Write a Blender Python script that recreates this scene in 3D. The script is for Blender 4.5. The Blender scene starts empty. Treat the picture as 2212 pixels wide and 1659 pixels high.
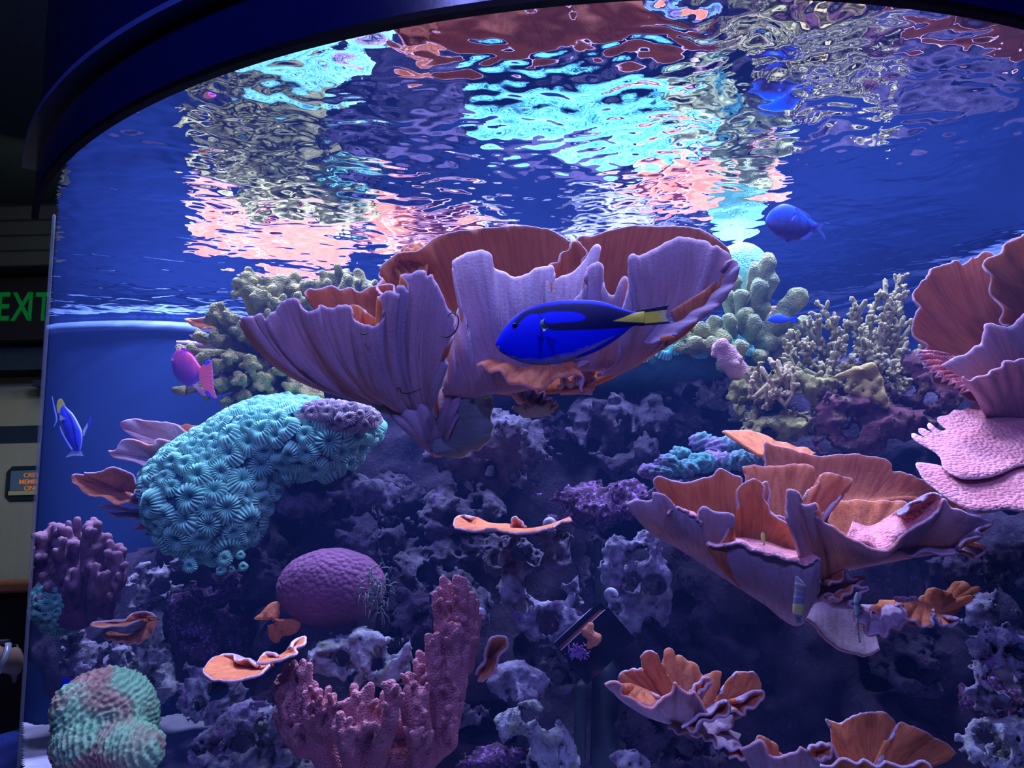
import bpy, math, random
import numpy as np
from mathutils import Vector

SC = bpy.context.scene
COL = SC.collection
PI = math.pi

# ------------------------------------------------------------------ camera, world, lights, exposure
FPX, PITCH, ROLL, EZ = 1600.0, 0.1432, 0.0269, 1.55      # focal length in pixels of a 2212 px frame, eye height 1.55 m
cam = bpy.data.objects.new('camera', bpy.data.cameras.new('camera'))
COL.objects.link(cam)
cam.data.sensor_width = 36.0
cam.data.lens = 36.0 * FPX / 2212
cam.data.clip_start = 0.05
cam.location = (0, 0, EZ)
from mathutils import Matrix
cam.rotation_euler = (Matrix.Rotation(PI / 2 + PITCH, 4, 'X') @ Matrix.Rotation(-ROLL, 4, 'Z')).to_euler()
SC.camera = cam

world = bpy.data.worlds.new('world'); SC.world = world
world.use_nodes = True
world.node_tree.nodes['Background'].inputs[0].default_value = (0.05, 0.08, 0.35, 1)
world.node_tree.nodes['Background'].inputs[1].default_value = 0.035

SC.view_settings.view_transform = 'Standard'
SC.view_settings.look = 'None'
SC.view_settings.gamma = 1
SC.view_settings.exposure = 0.0
SC.view_settings.use_curve_mapping = False
cy_ = SC.cycles
cy_.use_adaptive_sampling = True; cy_.adaptive_threshold = 0.03
cy_.max_bounces = 5; cy_.diffuse_bounces = 2; cy_.glossy_bounces = 2; cy_.transmission_bounces = 3
cy_.transparent_max_bounces = 12; cy_.volume_bounces = 0
cy_.caustics_reflective = False; cy_.caustics_refractive = False
cy_.sample_clamp_indirect = 4.0

H = 0.69                          # water surface above the eye
TCX, TR = 0.2524, 1.627           # the curved front: circle centre x and radius (nearest point 1 m from the eye)
TCY = 1.0 + TR

def area(name, loc, power, size, color, target=None, shape='DISK', spread=None, size_y=None):
    l = bpy.data.lights.new(name, 'AREA'); l.energy = power; l.color = color; l.shape = shape; l.size = size
    if size_y: l.size_y = size_y
    if spread: l.spread = spread
    o = bpy.data.objects.new(name, l); COL.objects.link(o); o.location = loc
    t = Vector(target) if target else Vector((loc[0], loc[1], 0))
    o.rotation_euler = (t - Vector(loc)).to_track_quat('-Z', 'Y').to_euler()
    return o

LT = (0.42, 0.49, 1.0)
TOP = EZ + H + 0.75
area('reef_lamp_centre', (0.35, 2.30, TOP), 66, 0.30, LT)
area('reef_lamp_left', (-0.75, 2.15, TOP), 58, 0.30, LT)
area('reef_lamp_right', (1.05, 1.75, TOP), 50, 0.30, LT)
area('added_fill_front', (0.30, 1.16, TOP), 22, 0.35, LT, target=(0.30, 1.45, 1.4))  # unseen lamp added to fill the dark front faces
area('added_fill_front_left', (-0.55, 1.40, TOP), 20, 0.30, LT, target=(-0.60, 1.7, 1.2))  # second unseen fill lamp added over the front
area('added_fill_far_left', (-1.30, 2.40, TOP), 24, 0.25, LT)  # unseen lamp added to brighten the sand at left
area('room_lamp', (-2.2, 3.3, 3.1), 5, 0.6, (1.0, 0.95, 0.62), target=(-3.2, 4.6, 1.1))

# ------------------------------------------------------------------ pixel <-> place helpers
def ray(px, py):
    a = (px - 1106) / FPX; b = -(py - 829.5) / FPX
    c, s = math.cos(ROLL), math.sin(ROLL)
    u = a * c + b * s; v = -a * s + b * c
    d = np.array([u, math.cos(PITCH) - v * math.sin(PITCH), math.sin(PITCH) + v * math.cos(PITCH)])
    return d / d[1]

def P(px, py, Y):
    return ray(px, py) * Y + np.array([0, 0, EZ])

def pxm(Y, n=1.0):                # n pixels in metres at distance Y
    return n * Y / FPX

# ------------------------------------------------------------------ tagging and mesh making
def tag(o, label=None, cat=None, group=None, kind=None):
    if label: o['label'] = label
    if cat: o['category'] = cat
    if group: o['group'] = group
    if kind: o['kind'] = kind
    return o

def empty(name, loc, label=None, cat=None, group=None):
    o = bpy.data.objects.new(name, None); COL.objects.link(o)
    o.location = [float(x) for x in loc]
    o.empty_display_size = 0.05
    tag(o, label, cat, group)
    return o

def org(o):
    v = np.zeros(3)
    while o is not None:
        v += np.array(o.location); o = o.parent
    return v

def mesh(name, V, F, mats, parent=None, origin=None, smooth=True, mi=None, attrs=None):
    """V n x 3 world positions, F m x k faces (or a list), one linked mesh object."""
    V = np.asarray(V, dtype=np.float64)
    if not isinstance(mats, (list, tuple)): mats = [mats]
    me = bpy.data.meshes.new(name)
    if parent is not None:
        O = org(parent) + (np.zeros(3) if origin is None else np.zeros(3))
    else:
        O = np.array(origin) if origin is not None else np.array([V[:, 0].mean(), V[:, 1].mean(), V[:, 2].min()])
    L = (V - O).astype(np.float32)
    if isinstance(F, np.ndarray):
        m, k = F.shape
        me.vertices.add(len(L)); me.vertices.foreach_set('co', L.ravel())
        me.loops.add(m * k); me.loops.foreach_set('vertex_index', F.astype(np.int32).ravel())
        me.polygons.add(m)
        me.polygons.foreach_set('loop_start', np.arange(0, m * k, k, dtype=np.int32))
        me.polygons.foreach_set('loop_total', np.full(m, k, dtype=np.int32))
        me.update(calc_edges=True)
    else:
        me.from_pydata([tuple(map(float, v)) for v in L], [], [tuple(int(i) for i in f) for f in F])
    for m_ in mats: me.materials.append(m_)
    n = len(me.polygons)
    if mi is not None: me.polygons.foreach_set('material_index', np.asarray(mi, dtype=np.int32))
    me.polygons.foreach_set('use_smooth', np.full(n, bool(smooth)))
    for k_, a in (attrs or {}).items():
        a = np.asarray(a, dtype=np.float32)
        if a.ndim == 1:
            at = me.attributes.new(k_, 'FLOAT', 'POINT'); at.data.foreach_set('value', a)
        else:
            at = me.attributes.new(k_, 'FLOAT_COLOR', 'POINT')
            at.data.foreach_set('color', np.hstack([a, np.ones((len(a), 1), np.float32)]).astype(np.float32).ravel())
    me.validate()
    o = bpy.data.objects.new(name, me); COL.objects.link(o)
    if parent is not None: o.parent = parent
    else: o.location = [float(x) for x in O]
    return o

# ------------------------------------------------------------------ noise
_T = {}
def vn(Pn, seed=0):
    """value noise 0..1 at Pn (..., 3)"""
    if seed not in _T: _T[seed] = np.random.default_rng(seed + 77).random((32, 32, 32)).astype(np.float32)
    T = _T[seed]
    fl = np.floor(Pn); f = (Pn - fl).astype(np.float32); i = fl.astype(np.int64) & 31
    f = f * f * (3 - 2 * f)
    j = (i + 1) & 31
    x0, y0, z0, x1, y1, z1 = i[..., 0], i[..., 1], i[..., 2], j[..., 0], j[..., 1], j[..., 2]
    fx, fy, fz = f[..., 0], f[..., 1], f[..., 2]
    a = T[x0, y0, z0] * (1 - fx) + T[x1, y0, z0] * fx
    b = T[x0, y1, z0] * (1 - fx) + T[x1, y1, z0] * fx
    c = T[x0, y0, z1] * (1 - fx) + T[x1, y0, z1] * fx
    d = T[x0, y1, z1] * (1 - fx) + T[x1, y1, z1] * fx
    return (a * (1 - fy) + b * fy) * (1 - fz) + (c * (1 - fy) + d * fy) * fz

def fbm(Pn, oct=4, seed=0, gain=0.5):
    s = 0; a = 1; t = 0
    for o in range(oct):
        s = s + a * vn(Pn * (2.03 ** o) + o * 13.7, seed + o); t += a; a *= gain
    return s / t

# ------------------------------------------------------------------ implicit volumes -> quads (surface nets)
class Vol:
    def __init__(s, lo, hi, h):
        s.lo = np.array(lo, float); s.h = h
        s.n = np.maximum(4, np.ceil((np.array(hi, float) - s.lo) / h).astype(int) + 1)
        s.ax = [s.lo[i] + h * np.arange(s.n[i]) for i in range(3)]
        s.F = np.full(tuple(s.n), 0.5, np.float32)
    def _sub(s, lo, hi):
        a = np.clip(np.floor((np.array(lo) - s.lo) / s.h).astype(int), 0, s.n - 1)
        b = np.clip(np.ceil((np.array(hi) - s.lo) / s.h).astype(int) + 1, 1, s.n)
        if (b <= a).any(): return None
        sl = tuple(slice(a[i], b[i]) for i in range(3))
        g = np.stack(np.meshgrid(*[s.ax[i][sl[i]] for i in range(3)], indexing='ij'), -1)
        return sl, g
    def cap(s, a, b, ra, rb, k=0.01):
        a = np.array(a, float); b = np.array(b, float); m = max(ra, rb) + k + 2.5 * s.h
        q = s._sub(np.minimum(a, b) - m, np.maximum(a, b) + m)
        if q is None: return
        sl, g = q
        ab = b - a; t = np.clip(((g - a) @ ab) / max(ab @ ab, 1e-12), 0, 1)
        d = np.linalg.norm(g - a - t[..., None] * ab, axis=-1) - (ra + (rb - ra) * t)
        s.smin(sl, d, k)
    def smin(s, sl, d, k):
        F = s.F[sl]; hh = np.maximum(k - np.abs(F - d), 0) / k
        s.F[sl] = np.minimum(F, d) - hh * hh * k * 0.25
    def ell(s, c, r, k=0.01):
        c = np.array(c, float); r = np.array(r, float); m = k + 2.5 * s.h
        q = s._sub(c - r - m, c + r + m)
        if q is None: return
        sl, g = q
        e = np.linalg.norm((g - c) / r, axis=-1)
        s.smin(sl, (e - 1) * r.min(), k)
    def dig(s, c, r, k=0.01):
        c = np.array(c, float); r = np.array([r] * 3 if np.isscalar(r) else r, float); m = k + 2 * s.h
        q = s._sub(c - r - m, c + r + m)
        if q is None: return
        sl, g = q
        d = -(np.linalg.norm((g - c) / r, axis=-1) - 1) * r.min()
        F = s.F[sl]; hh = np.maximum(k - np.abs(F - d), 0) / k
        s.F[sl] = np.maximum(F, d) + hh * hh * k * 0.25
    def grid(s):
        return np.stack(np.meshgrid(*s.ax, indexing='ij'), -1)
    def noise(s, amp, freq, oct=3, seed=0, band=0.12):
        m = np.abs(s.F) < band
        idx = np.argwhere(m)
        pts = s.lo + idx * s.h
        s.F[m] += (amp * 2 * (fbm(pts * freq, oct, seed) - 0.5)).astype(np.float32)
    def pores(s, freq, thr, depth, seed=0, band=0.12):
        m = np.abs(s.F) < band
        idx = np.argwhere(m); pts = s.lo + idx * s.h
        n = vn(pts * freq, seed) * .75 + vn(pts * freq * 2.3, seed + 3) * .25
        c = (n - thr) * depth
        s.F[m] = np.maximum(s.F[m], c.astype(np.float32))
    def nets(s):
        F = s.F
        F[0] = F[-1] = 0.1; F[:, 0] = F[:, -1] = 0.1; F[:, :, 0] = F[:, :, -1] = 0.1
        S = F < 0
        c = [S[i:S.shape[0] - 1 + i, j:S.shape[1] - 1 + j, k:S.shape[2] - 1 + k] for i in (0, 1) for j in (0, 1) for k in (0, 1)]
        cnt = sum(x.astype(np.int8) for x in c)
        act = (cnt > 0) & (cnt < 8)
        I = np.argwhere(act); n = len(I)
        idm = np.full(act.shape, -1, np.int64); idm[act] = np.arange(n)
        acc = np.zeros((n, 3)); w = np.zeros(n)
        cor = [(i, j, k) for i in (0, 1) for j in (0, 1) for k in (0, 1)]
        val = {q: F[I[:, 0] + q[0], I[:, 1] + q[1], I[:, 2] + q[2]] for q in cor}
        for a in cor:
            for ax in range(3):
                if a[ax] == 0:
                    b = list(a); b[ax] = 1; b = tuple(b)
                    va, vb = val[a], val[b]; m = (va < 0) != (vb < 0)
                    t = va[m] / (va[m] - vb[m])
                    p = np.tile(np.array(a, float), (m.sum(), 1)); p[:, ax] = t
                    acc[m] += p; w[m] += 1
        V = s.lo + (I + acc / w[:, None]) * s.h
        Q = []
        for ax in range(3):
            o = [x for x in range(3) if x != ax]
            sl0 = [slice(1, -1)] * 3; sl1 = [slice(1, -1)] * 3
            sl0[ax] = slice(0, -1); sl1[ax] = slice(1, None)
            A = S[tuple(sl0)]; B = S[tuple(sl1)]
            E = np.argwhere(A != B)
            if len(E) == 0: continue
            flip = A[E[:, 0], E[:, 1], E[:, 2]]
            base = E.copy(); base[:, o[0]] += 1; base[:, o[1]] += 1
            def cell(d0, d1):
                q = base.copy(); q[:, o[0]] -= d0; q[:, o[1]] -= d1
                return idm[q[:, 0], q[:, 1], q[:, 2]]
            q = np.stack([cell(1, 1), cell(0, 1), cell(0, 0), cell(1, 0)], 1)
            if ax == 1: flip = ~flip
            q[~flip] = q[~flip][:, ::-1]
            Q.append(q)
        Q = np.concatenate(Q)
        return V, Q

def vnormals(V, Q):
    n = np.zeros_like(V)
    a = V[Q[:, 2]] - V[Q[:, 0]]; b = V[Q[:, 3]] - V[Q[:, 1]]
    f = np.cross(a, b)
    for i in range(4): np.add.at(n, Q[:, i], f)
    return n / np.maximum(np.linalg.norm(n, axis=1), 1e-12)[:, None]

# ------------------------------------------------------------------ materials
class NT:
    def __init__(s, name):
        s.m = bpy.data.materials.new(name); s.m.use_nodes = True
        s.t = s.m.node_tree; s.t.nodes.clear(); s.out = s.t.nodes.new('ShaderNodeOutputMaterial')
    def n(s, typ, **kw):
        nd = s.t.nodes.new(typ)
        for k, v in kw.items():
            if k in ('operation', 'blend_type', 'attribute_name', 'data_type', 'feature', 'distance', 'noise_dimensions', 'musgrave_type', 'wave_type', 'bands_direction', 'interpolation_type', 'invert', 'clamp'):
                setattr(nd, k, v)
            else:
                k2 = k.replace('_', ' ')
                nd.inputs[k2].default_value = v
        return nd
    def l(s, a, b): s.t.links.new(a, b)

def c4(c): return (c[0], c[1], c[2], 1)

def ramp(N, src, p0, p1, c0=0, c1=1):
    r = N.n('ShaderNodeMapRange'); r.inputs[1].default_value = p0; r.inputs[2].default_value = p1
    r.inputs[3].default_value = c0; r.inputs[4].default_value = c1
    N.l(src, r.inputs[0]); return r.outputs[0]

def mix(N, f, a, b):
    m = N.n('ShaderNodeMix', data_type='RGBA')
    if isinstance(f, (int, float)): m.inputs[0].default_value = f
    else: N.l(f, m.inputs[0])
    for k, x in ((6, a), (7, b)):
        if isinstance(x, tuple): m.inputs[k].default_value = c4(x)
        else: N.l(x, m.inputs[k])
    return m.outputs[2]

def coral_mat(name, col, col2=None, nscale=18, rough=0.85, transl=0.0, bump=0.3, bscale=260, voro=False, edge=None, edge_at=0.93,
              spot=None, spot_scale=60, spot_thr=0.6, attr=None, spec=0.15, streak=None, tcol=None, bdist=.004, bdet=3.0):
    N = NT(name)
    tc = N.n('ShaderNodeTexCoord'); co = tc.outputs['Object']
    ns = N.n('ShaderNodeTexNoise', Scale=nscale, Detail=4.0, Roughness=0.6); N.l(co, ns.inputs['Vector'])
    if attr:
        a = N.n('ShaderNodeAttribute', attribute_name=attr); c = a.outputs['Color']
        if col2: c = mix(N, ramp(N, ns.outputs[0], .45, .75, 0, .35), c, col2)
    else:
        c = mix(N, ramp(N, ns.outputs[0], .35, .68), col, col2 or tuple(x * .8 for x in col))
    if streak:
        at = N.n('ShaderNodeAttribute', attribute_name='su')
        sn = N.n('ShaderNodeTexNoise', Scale=1.0, Detail=3.0); sn.noise_dimensions = '2D'
        cb = N.n('ShaderNodeCombineXYZ'); N.l(at.outputs['Fac'], cb.inputs[0])
        av = N.n('ShaderNodeAttribute', attribute_name='sv'); N.l(av.outputs['Fac'], cb.inputs[1]); N.l(cb.outputs[0], sn.inputs['Vector'])
        c = mix(N, ramp(N, sn.outputs[0], .42, .72, 0, .75), c, streak)
    if spot:
        vs = N.n('ShaderNodeTexNoise', Scale=spot_scale, Detail=5.0, Roughness=0.7); N.l(co, vs.inputs['Vector'])
        c = mix(N, ramp(N, vs.outputs[0], spot_thr - .04, spot_thr + .04), c, spot)
    if edge:
        ea = N.n('ShaderNodeAttribute', attribute_name='edge')
        ad = N.n('ShaderNodeMath', operation='ADD'); N.l(ea.outputs['Fac'], ad.inputs[0])
        N.l(ramp(N, ns.outputs[0], .3, .7, -.015, .015), ad.inputs[1])
        c = mix(N, ramp(N, ad.outputs[0], edge_at, edge_at + .04), c, edge)
    if voro:
        bt = N.n('ShaderNodeTexVoronoi', Scale=bscale, feature='SMOOTH_F1' if voro == 's' else 'F1'); bh = bt.outputs['Distance']
        N.l(co, bt.inputs['Vector'])
    else:
        bt = N.n('ShaderNodeTexNoise', Scale=bscale, Detail=bdet, Roughness=0.65); bh = bt.outputs[0]
        N.l(co, bt.inputs['Vector'])
    bp = N.n('ShaderNodeBump', Strength=bump, Distance=bdist); N.l(bh, bp.inputs['Height'])
    if voro: bp.invert = True
    b = N.n('ShaderNodeBsdfPrincipled', Roughness=rough)
    b.inputs['Specular IOR Level'].default_value = spec
    N.l(c, b.inputs['Base Color']); N.l(bp.outputs[0], b.inputs['Normal'])
    sh = b.outputs[0]
    if transl:
        t = N.n('ShaderNodeBsdfTranslucent')
        if tcol: N.l(mix(N, 1.0, c, tcol), t.inputs[0])
        else: N.l(c, t.inputs[0])
        N.l(bp.outputs[0], t.inputs['Normal'])
        mx = N.n('ShaderNodeMixShader'); mx.inputs[0].default_value = transl
        N.l(sh, mx.inputs[1]); N.l(t.outputs[0], mx.inputs[2]); sh = mx.outputs[0]
    N.l(sh, N.out.inputs[0])
    return N.m

def simple_mat(name, col, rough=0.5, metal=0.0, spec=0.5, emit=None, estr=1.0, bump=0.0, bscale=200, coat=0.0, var=0.15):
    N = NT(name)
    b = N.n('ShaderNodeBsdfPrincipled', Roughness=rough, Metallic=metal)
    b.inputs['Specular IOR Level'].default_value = spec
    b.inputs['Coat Weight'].default_value = coat
    tc = N.n('ShaderNodeTexCoord')
    ns = N.n('ShaderNodeTexNoise', Scale=30.0, Detail=3.0); N.l(tc.outputs['Object'], ns.inputs['Vector'])
    N.l(mix(N, ramp(N, ns.outputs[0], .3, .7), col, tuple(x * (1 - var) for x in col)), b.inputs['Base Color'])
    if emit:
        b.inputs['Emission Color'].default_value = c4(emit); b.inputs['Emission Strength'].default_value = estr
    if bump:
        bt = N.n('ShaderNodeTexNoise', Scale=bscale, Detail=2.0); N.l(tc.outputs['Object'], bt.inputs['Vector'])
        bp = N.n('ShaderNodeBump', Strength=bump, Distance=0.003); N.l(bt.outputs[0], bp.inputs['Height']); N.l(bp.outputs[0], b.inputs['Normal'])
    N.l(b.outputs[0], N.out.inputs[0])
    return N.m

PALE = (0.86, 0.62, 0.85)
M = {}
M['pl_in'] = coral_mat('orange_plate_coral_upper', (0.97, 0.38, 0.19), (0.88, 0.28, 0.12), 14, transl=.48, bump=.5, bscale=240, edge=PALE, edge_at=.965, streak=(0.52, 0.13, 0.06), tcol=(1.0, 0.50, 0.25))
M['pl_out'] = coral_mat('mauve_plate_coral_underside', (0.50, 0.38, 0.50), (0.42, 0.30, 0.42), 10, transl=.10, bump=.35, bscale=180, edge=PALE, edge_at=.955, streak=(0.40, 0.24, 0.30))
M['pl_grn'] = coral_mat('algae_tinted_plate_underside', (0.25, 0.30, 0.30), (0.20, 0.20, 0.26), 12, transl=.05, bump=.5, bscale=150, edge=(0.6, 0.6, 0.6), edge_at=.955, streak=(0.18, 0.26, 0.16))
M['pl_pink'] = coral_mat('pink_plate_coral_bumpy', (0.95, 0.40, 0.42), (0.85, 0.30, 0.32), 20, transl=.15, bump=1.0, bscale=150, voro=True, edge=(0.95, 0.72, 0.85), edge_at=.97)
M['pl_small'] = coral_mat('bright_orange_plate_coral', (0.95, 0.34, 0.13), (0.85, 0.24, 0.10), 24, transl=.22, bump=.5, bscale=260, edge=(0.95, 0.70, 0.85), edge_at=.955, streak=(0.65, 0.16, 0.07))
M['rock'] = coral_mat('lavender_live_rock', (0.48, 0.46, 0.62), (0.10, 0.085, 0.15), 32, bump=1.0, bscale=55, bdist=.016, bdet=7.0, spot=(0.32, 0.14, 0.42), spot_scale=35, spot_thr=.60)
M['rock_dim'] = coral_mat('violet_rock_with_painted_shade', (0.19, 0.17, 0.25), (0.07, 0.06, 0.10), 24, bump=1.0, bscale=55, bdist=.016, bdet=7.0, spot=(0.20, 0.11, 0.30), spot_scale=35, spot_thr=.60)  # darker copy of the rock, shade of the reef middle put into its colour
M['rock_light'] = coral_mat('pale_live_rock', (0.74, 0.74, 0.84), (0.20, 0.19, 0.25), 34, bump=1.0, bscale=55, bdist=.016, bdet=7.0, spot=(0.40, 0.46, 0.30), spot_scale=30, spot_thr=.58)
M['rock_dark'] = coral_mat('live_rock_with_painted_shadow', (0.08, 0.06, 0.11), (0.035, 0.025, 0.055), 20, bump=1.0, bscale=55, bdist=.016, bdet=7.0, spot=(0.13, 0.08, 0.18), spot_scale=40, spot_thr=.62)  # rock darkened, the reef's deep shadow is put into its colour
M['rock_purple'] = coral_mat('coralline_crusted_rock', (0.13, 0.07, 0.14), (0.06, 0.035, 0.07), 26, bump=1.0, bscale=55, bdist=.016, bdet=7.0, spot=(0.50, 0.22, 0.75), spot_scale=110, spot_thr=.57)
M['rock_yellow'] = coral_mat('yellow_green_encrusted_rock', (0.55, 0.52, 0.16), (0.30, 0.28, 0.12), 22, bump=1.0, bscale=55, bdist=.016, bdet=7.0, spot=(0.20, 0.14, 0.12), spot_scale=26, spot_thr=.56)
M['rock_red'] = coral_mat('rust_red_encrusted_rock', (0.24, 0.08, 0.10), (0.10, 0.05, 0.07), 26, bump=1.0, bscale=55, bdist=.016, bdet=7.0, spot=(0.40, 0.30, 0.14), spot_scale=24, spot_thr=.60)
M['candy'] = coral_mat('turquoise_candy_coral_polyp', (0.22, 0.78, 0.66), (0.20, 0.62, 0.60), 40, bump=.25, bscale=300, attr='Col', spec=.35, rough=.55, transl=.1)
M['candy_body'] = coral_mat('dark_teal_coral_flesh', (0.06, 0.22, 0.24), (0.04, 0.14, 0.18), 30, bump=.6, bscale=160)
M['bush'] = coral_mat('olive_brown_branching_coral', (0.46, 0.42, 0.15), (0.24, 0.23, 0.10), 34, bump=1.0, bscale=230, voro=True)
M['stub'] = coral_mat('sage_green_knobby_coral', (0.42, 0.44, 0.17), (0.20, 0.28, 0.15), 22, bump=1.0, bscale=220, voro=True)
M['cyan'] = coral_mat('bright_cyan_coral', (0.34, 0.95, 0.80), (0.24, 0.80, 0.70), 30, bump=.9, bscale=170, voro=True)
M['twig'] = coral_mat('cream_tipped_branching_coral', (0.28, 0.22, 0.14), (0.20, 0.16, 0.12), 30, bump=.7, bscale=300, attr='Col')
M['purple_twig'] = coral_mat('plum_branching_coral', (0.34, 0.13, 0.24), (0.26, 0.10, 0.20), 20, bump=.7, bscale=220, attr='Col')
M['finger'] = coral_mat('rose_brown_finger_coral', (0.55, 0.20, 0.24), (0.44, 0.15, 0.20), 22, bump=.8, bscale=260, voro=True, attr='Col', spec=.25)
M['dome'] = coral_mat('purple_dome_coral', (0.20, 0.075, 0.16), (0.15, 0.06, 0.13), 16, bump=1.0, bscale=105, voro=True)
M['brain'] = coral_mat('green_and_brown_brain_coral', (0.4, 0.6, 0.4), (0.42, 0.20, 0.20), 14, bump=.6, bscale=160, attr='Col', spec=.4, rough=.5)
M['ruffle'] = coral_mat('violet_and_teal_ruffled_coral', (0.3, 0.3, 0.5), (0.3, 0.2, 0.45), 30, bump=.9, bscale=190, attr='Col')
M['yellow'] = coral_mat('pale_yellow_coral', (0.75, 0.60, 0.34), (0.6, 0.5, 0.25), 30, bump=.5, bscale=240)
M['sponge'] = coral_mat('yellow_sponge', (0.55, 0.42, 0.14), (0.40, 0.30, 0.10), 26, bump=.8, bscale=150, transl=.1)
M['fish'] = coral_mat('fish_skin', (0, 0, 1), None, 60, rough=.5, bump=.08, bscale=500, attr='Col', spec=.12)
M['fin'] = coral_mat('fish_fin', (0, 0, 1), None, 60, rough=.5, bump=.15, bscale=300, attr='Col', spec=.3, transl=.2)
M['eye'] = simple_mat('fish_eye', (0.01, 0.01, 0.03), .15)
M['black_line'] = simple_mat('black_thread', (0.01, 0.01, 0.02), .6)
M['sand'] = coral_mat('pale_sand', (0.74, 0.72, 0.95), (0.58, 0.57, 0.84), 30, bump=.9, bscale=160)
M['algae'] = coral_mat('grey_green_algae', (0.20, 0.26, 0.22), (0.14, 0.16, 0.18), 40, bump=.5, bscale=200)
M['band'] = simple_mat('black_rim_with_painted_blue_sheen', (0.002, 0.005, 0.055), .24, spec=.22, bump=.05, bscale=60)  # blue light reflected on the black rim is put into this colour
M['band_edge'] = simple_mat('acrylic_edge_with_painted_blue_glow', (0.05, 0.08, 0.30), .2, spec=.8)  # blue highlight of the top edge is put into the base colour
M['backwall'] = simple_mat('blue_painted_tank_wall', (0.010, 0.028, 0.115), .8, spec=.1, var=.05)
M['box'] = simple_mat('black_acrylic', (0.012, 0.012, 0.03), .12, spec=.6)
M['box_in'] = simple_mat('dark_red_liner', (0.08, 0.01, 0.015), .5)
M['white'] = simple_mat('white_lettering', (0.7, 0.7, 0.8), .5)

def clear_mat():
    N = NT('clear_acrylic'); t = N.n('ShaderNodeBsdfTransparent'); t.inputs[0].default_value = (0.97, 0.98, 1, 1)
    N.l(t.outputs[0], N.out.inputs[0]); return N.m
M['clear'] = clear_mat()

def water_mat():
    N = NT('water_surface_seen_from_below')
    tc = N.n('ShaderNodeTexCoord')
    n1 = N.n('ShaderNodeTexNoise', Scale=30.0, Detail=0.0, Roughness=.5); N.l(tc.outputs['Object'], n1.inputs['Vector'])
    bp = N.n('ShaderNodeBump', Strength=0.6, Distance=0.0015); N.l(n1.outputs[0], bp.inputs['Height'])
    fr = N.n('ShaderNodeFresnel', IOR=1.333); N.l(bp.outputs[0], fr.inputs['Normal'])
    gl = N.n('ShaderNodeBsdfGlossy', Roughness=0.0); gl.inputs[0].default_value = (.97, .98, 1, 1); N.l(bp.outputs[0], gl.inputs['Normal'])
    tr = N.n('ShaderNodeBsdfTransparent')
    mx = N.n('ShaderNodeMixShader'); N.l(fr.outputs[0], mx.inputs[0]); N.l(tr.outputs[0], mx.inputs[1]); N.l(gl.outputs[0], mx.inputs[2])
    N.l(mx.outputs[0], N.out.inputs[0]); return N.m
M['water'] = water_mat()

def haze_mat():
    N = NT('blue_water_haze')
    v = N.n('ShaderNodeVolumeScatter', Density=0.082, Anisotropy=0.0); v.inputs[0].default_value = (0.12, 0.25, 0.95, 1)
    N.l(v.outputs[0], N.out.inputs['Volume']); return N.m
M['haze'] = haze_mat()


# ------------------------------------------------------------------ the room
def box_vf(lo, hi):
    x0, y0, z0 = lo; x1, y1, z1 = hi
    V = [(x0, y0, z0), (x1, y0, z0), (x1, y1, z0), (x0, y1, z0), (x0, y0, z1), (x1, y0, z1), (x1, y1, z1), (x0, y1, z1)]
    F = [(0, 3, 2, 1), (4, 5, 6, 7), (0, 1, 5, 4), (1, 2, 6, 5), (2, 3, 7, 6), (3, 0, 4, 7)]
    return np.array(V, float), F

def box(name, lo, hi, m, parent=None, bevel=0.0, **k):
    V, F = box_vf(lo, hi)
    o = mesh(name, V, F, m, parent, smooth=False, **k)
    if bevel:
        b = o.modifiers.new('bevel', 'BEVEL'); b.width = bevel; b.segments = 2
    return o

m_floor = simple_mat('dark_carpet', (0.02, 0.02, 0.03), .9)
m_wall = simple_mat('olive_wall_paint', (0.42, 0.42, 0.26), .8, spec=.1, var=.06)
m_ceil = simple_mat('dark_ceiling_paint', (0.03, 0.05, 0.07), .9, spec=.05)
def plank_mat():
    N = NT('dark_ceiling_planks')
    tc = N.n('ShaderNodeTexCoord'); w = N.n('ShaderNodeTexWave', Scale=3.2); w.wave_type = 'BANDS'; w.bands_direction = 'Z'
    N.l(tc.outputs['Object'], w.inputs[0])
    b = N.n('ShaderNodeBsdfPrincipled', Roughness=.8); N.l(mix(N, ramp(N, w.outputs[1], .0, .12), (0.004, 0.006, 0.01), (0.035, 0.045, 0.05)), b.inputs['Base Color'])
    N.l(b.outputs[0], N.out.inputs[0]); return N.m
m_plank = plank_mat()
tag(box('floor', (-5, -1.5, -.1), (5, 6, 0), m_floor), kind='structure')
tag(box('ceiling', (-5, -1.5, 3.4), (5, 6, 3.5), m_ceil), kind='structure')
tag(box('wall_left', (-5.1, -1.5, 0), (-5, 6, 3.4), m_wall), kind='structure')
tag(box('wall_right', (5, -1.5, 0), (5.1, 6, 3.4), m_wall), kind='structure')
tag(box('wall_back', (-5, 5.0, 0), (5, 5.1, EZ + 0.86), m_wall), kind='structure')
tag(box('wall_front', (-5, -1.6, 0), (5, -1.5, 3.4), m_wall), kind='structure')
# the dark bulkhead that the exit sign hangs on, planked above
tag(box('trim_1', (-5, 4.72, EZ + 0.86), (-1.5, 5.0, EZ + 1.45), m_ceil), kind='structure')
tag(box('trim_2', (-5, 4.40, EZ + 1.45), (-1.5, 5.0, 3.4), m_plank), kind='structure')
tag(box('trim_3', (-5, 4.95, EZ + 0.40), (-2.5, 5.0, EZ + 0.52), m_ceil), kind='structure')

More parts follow.
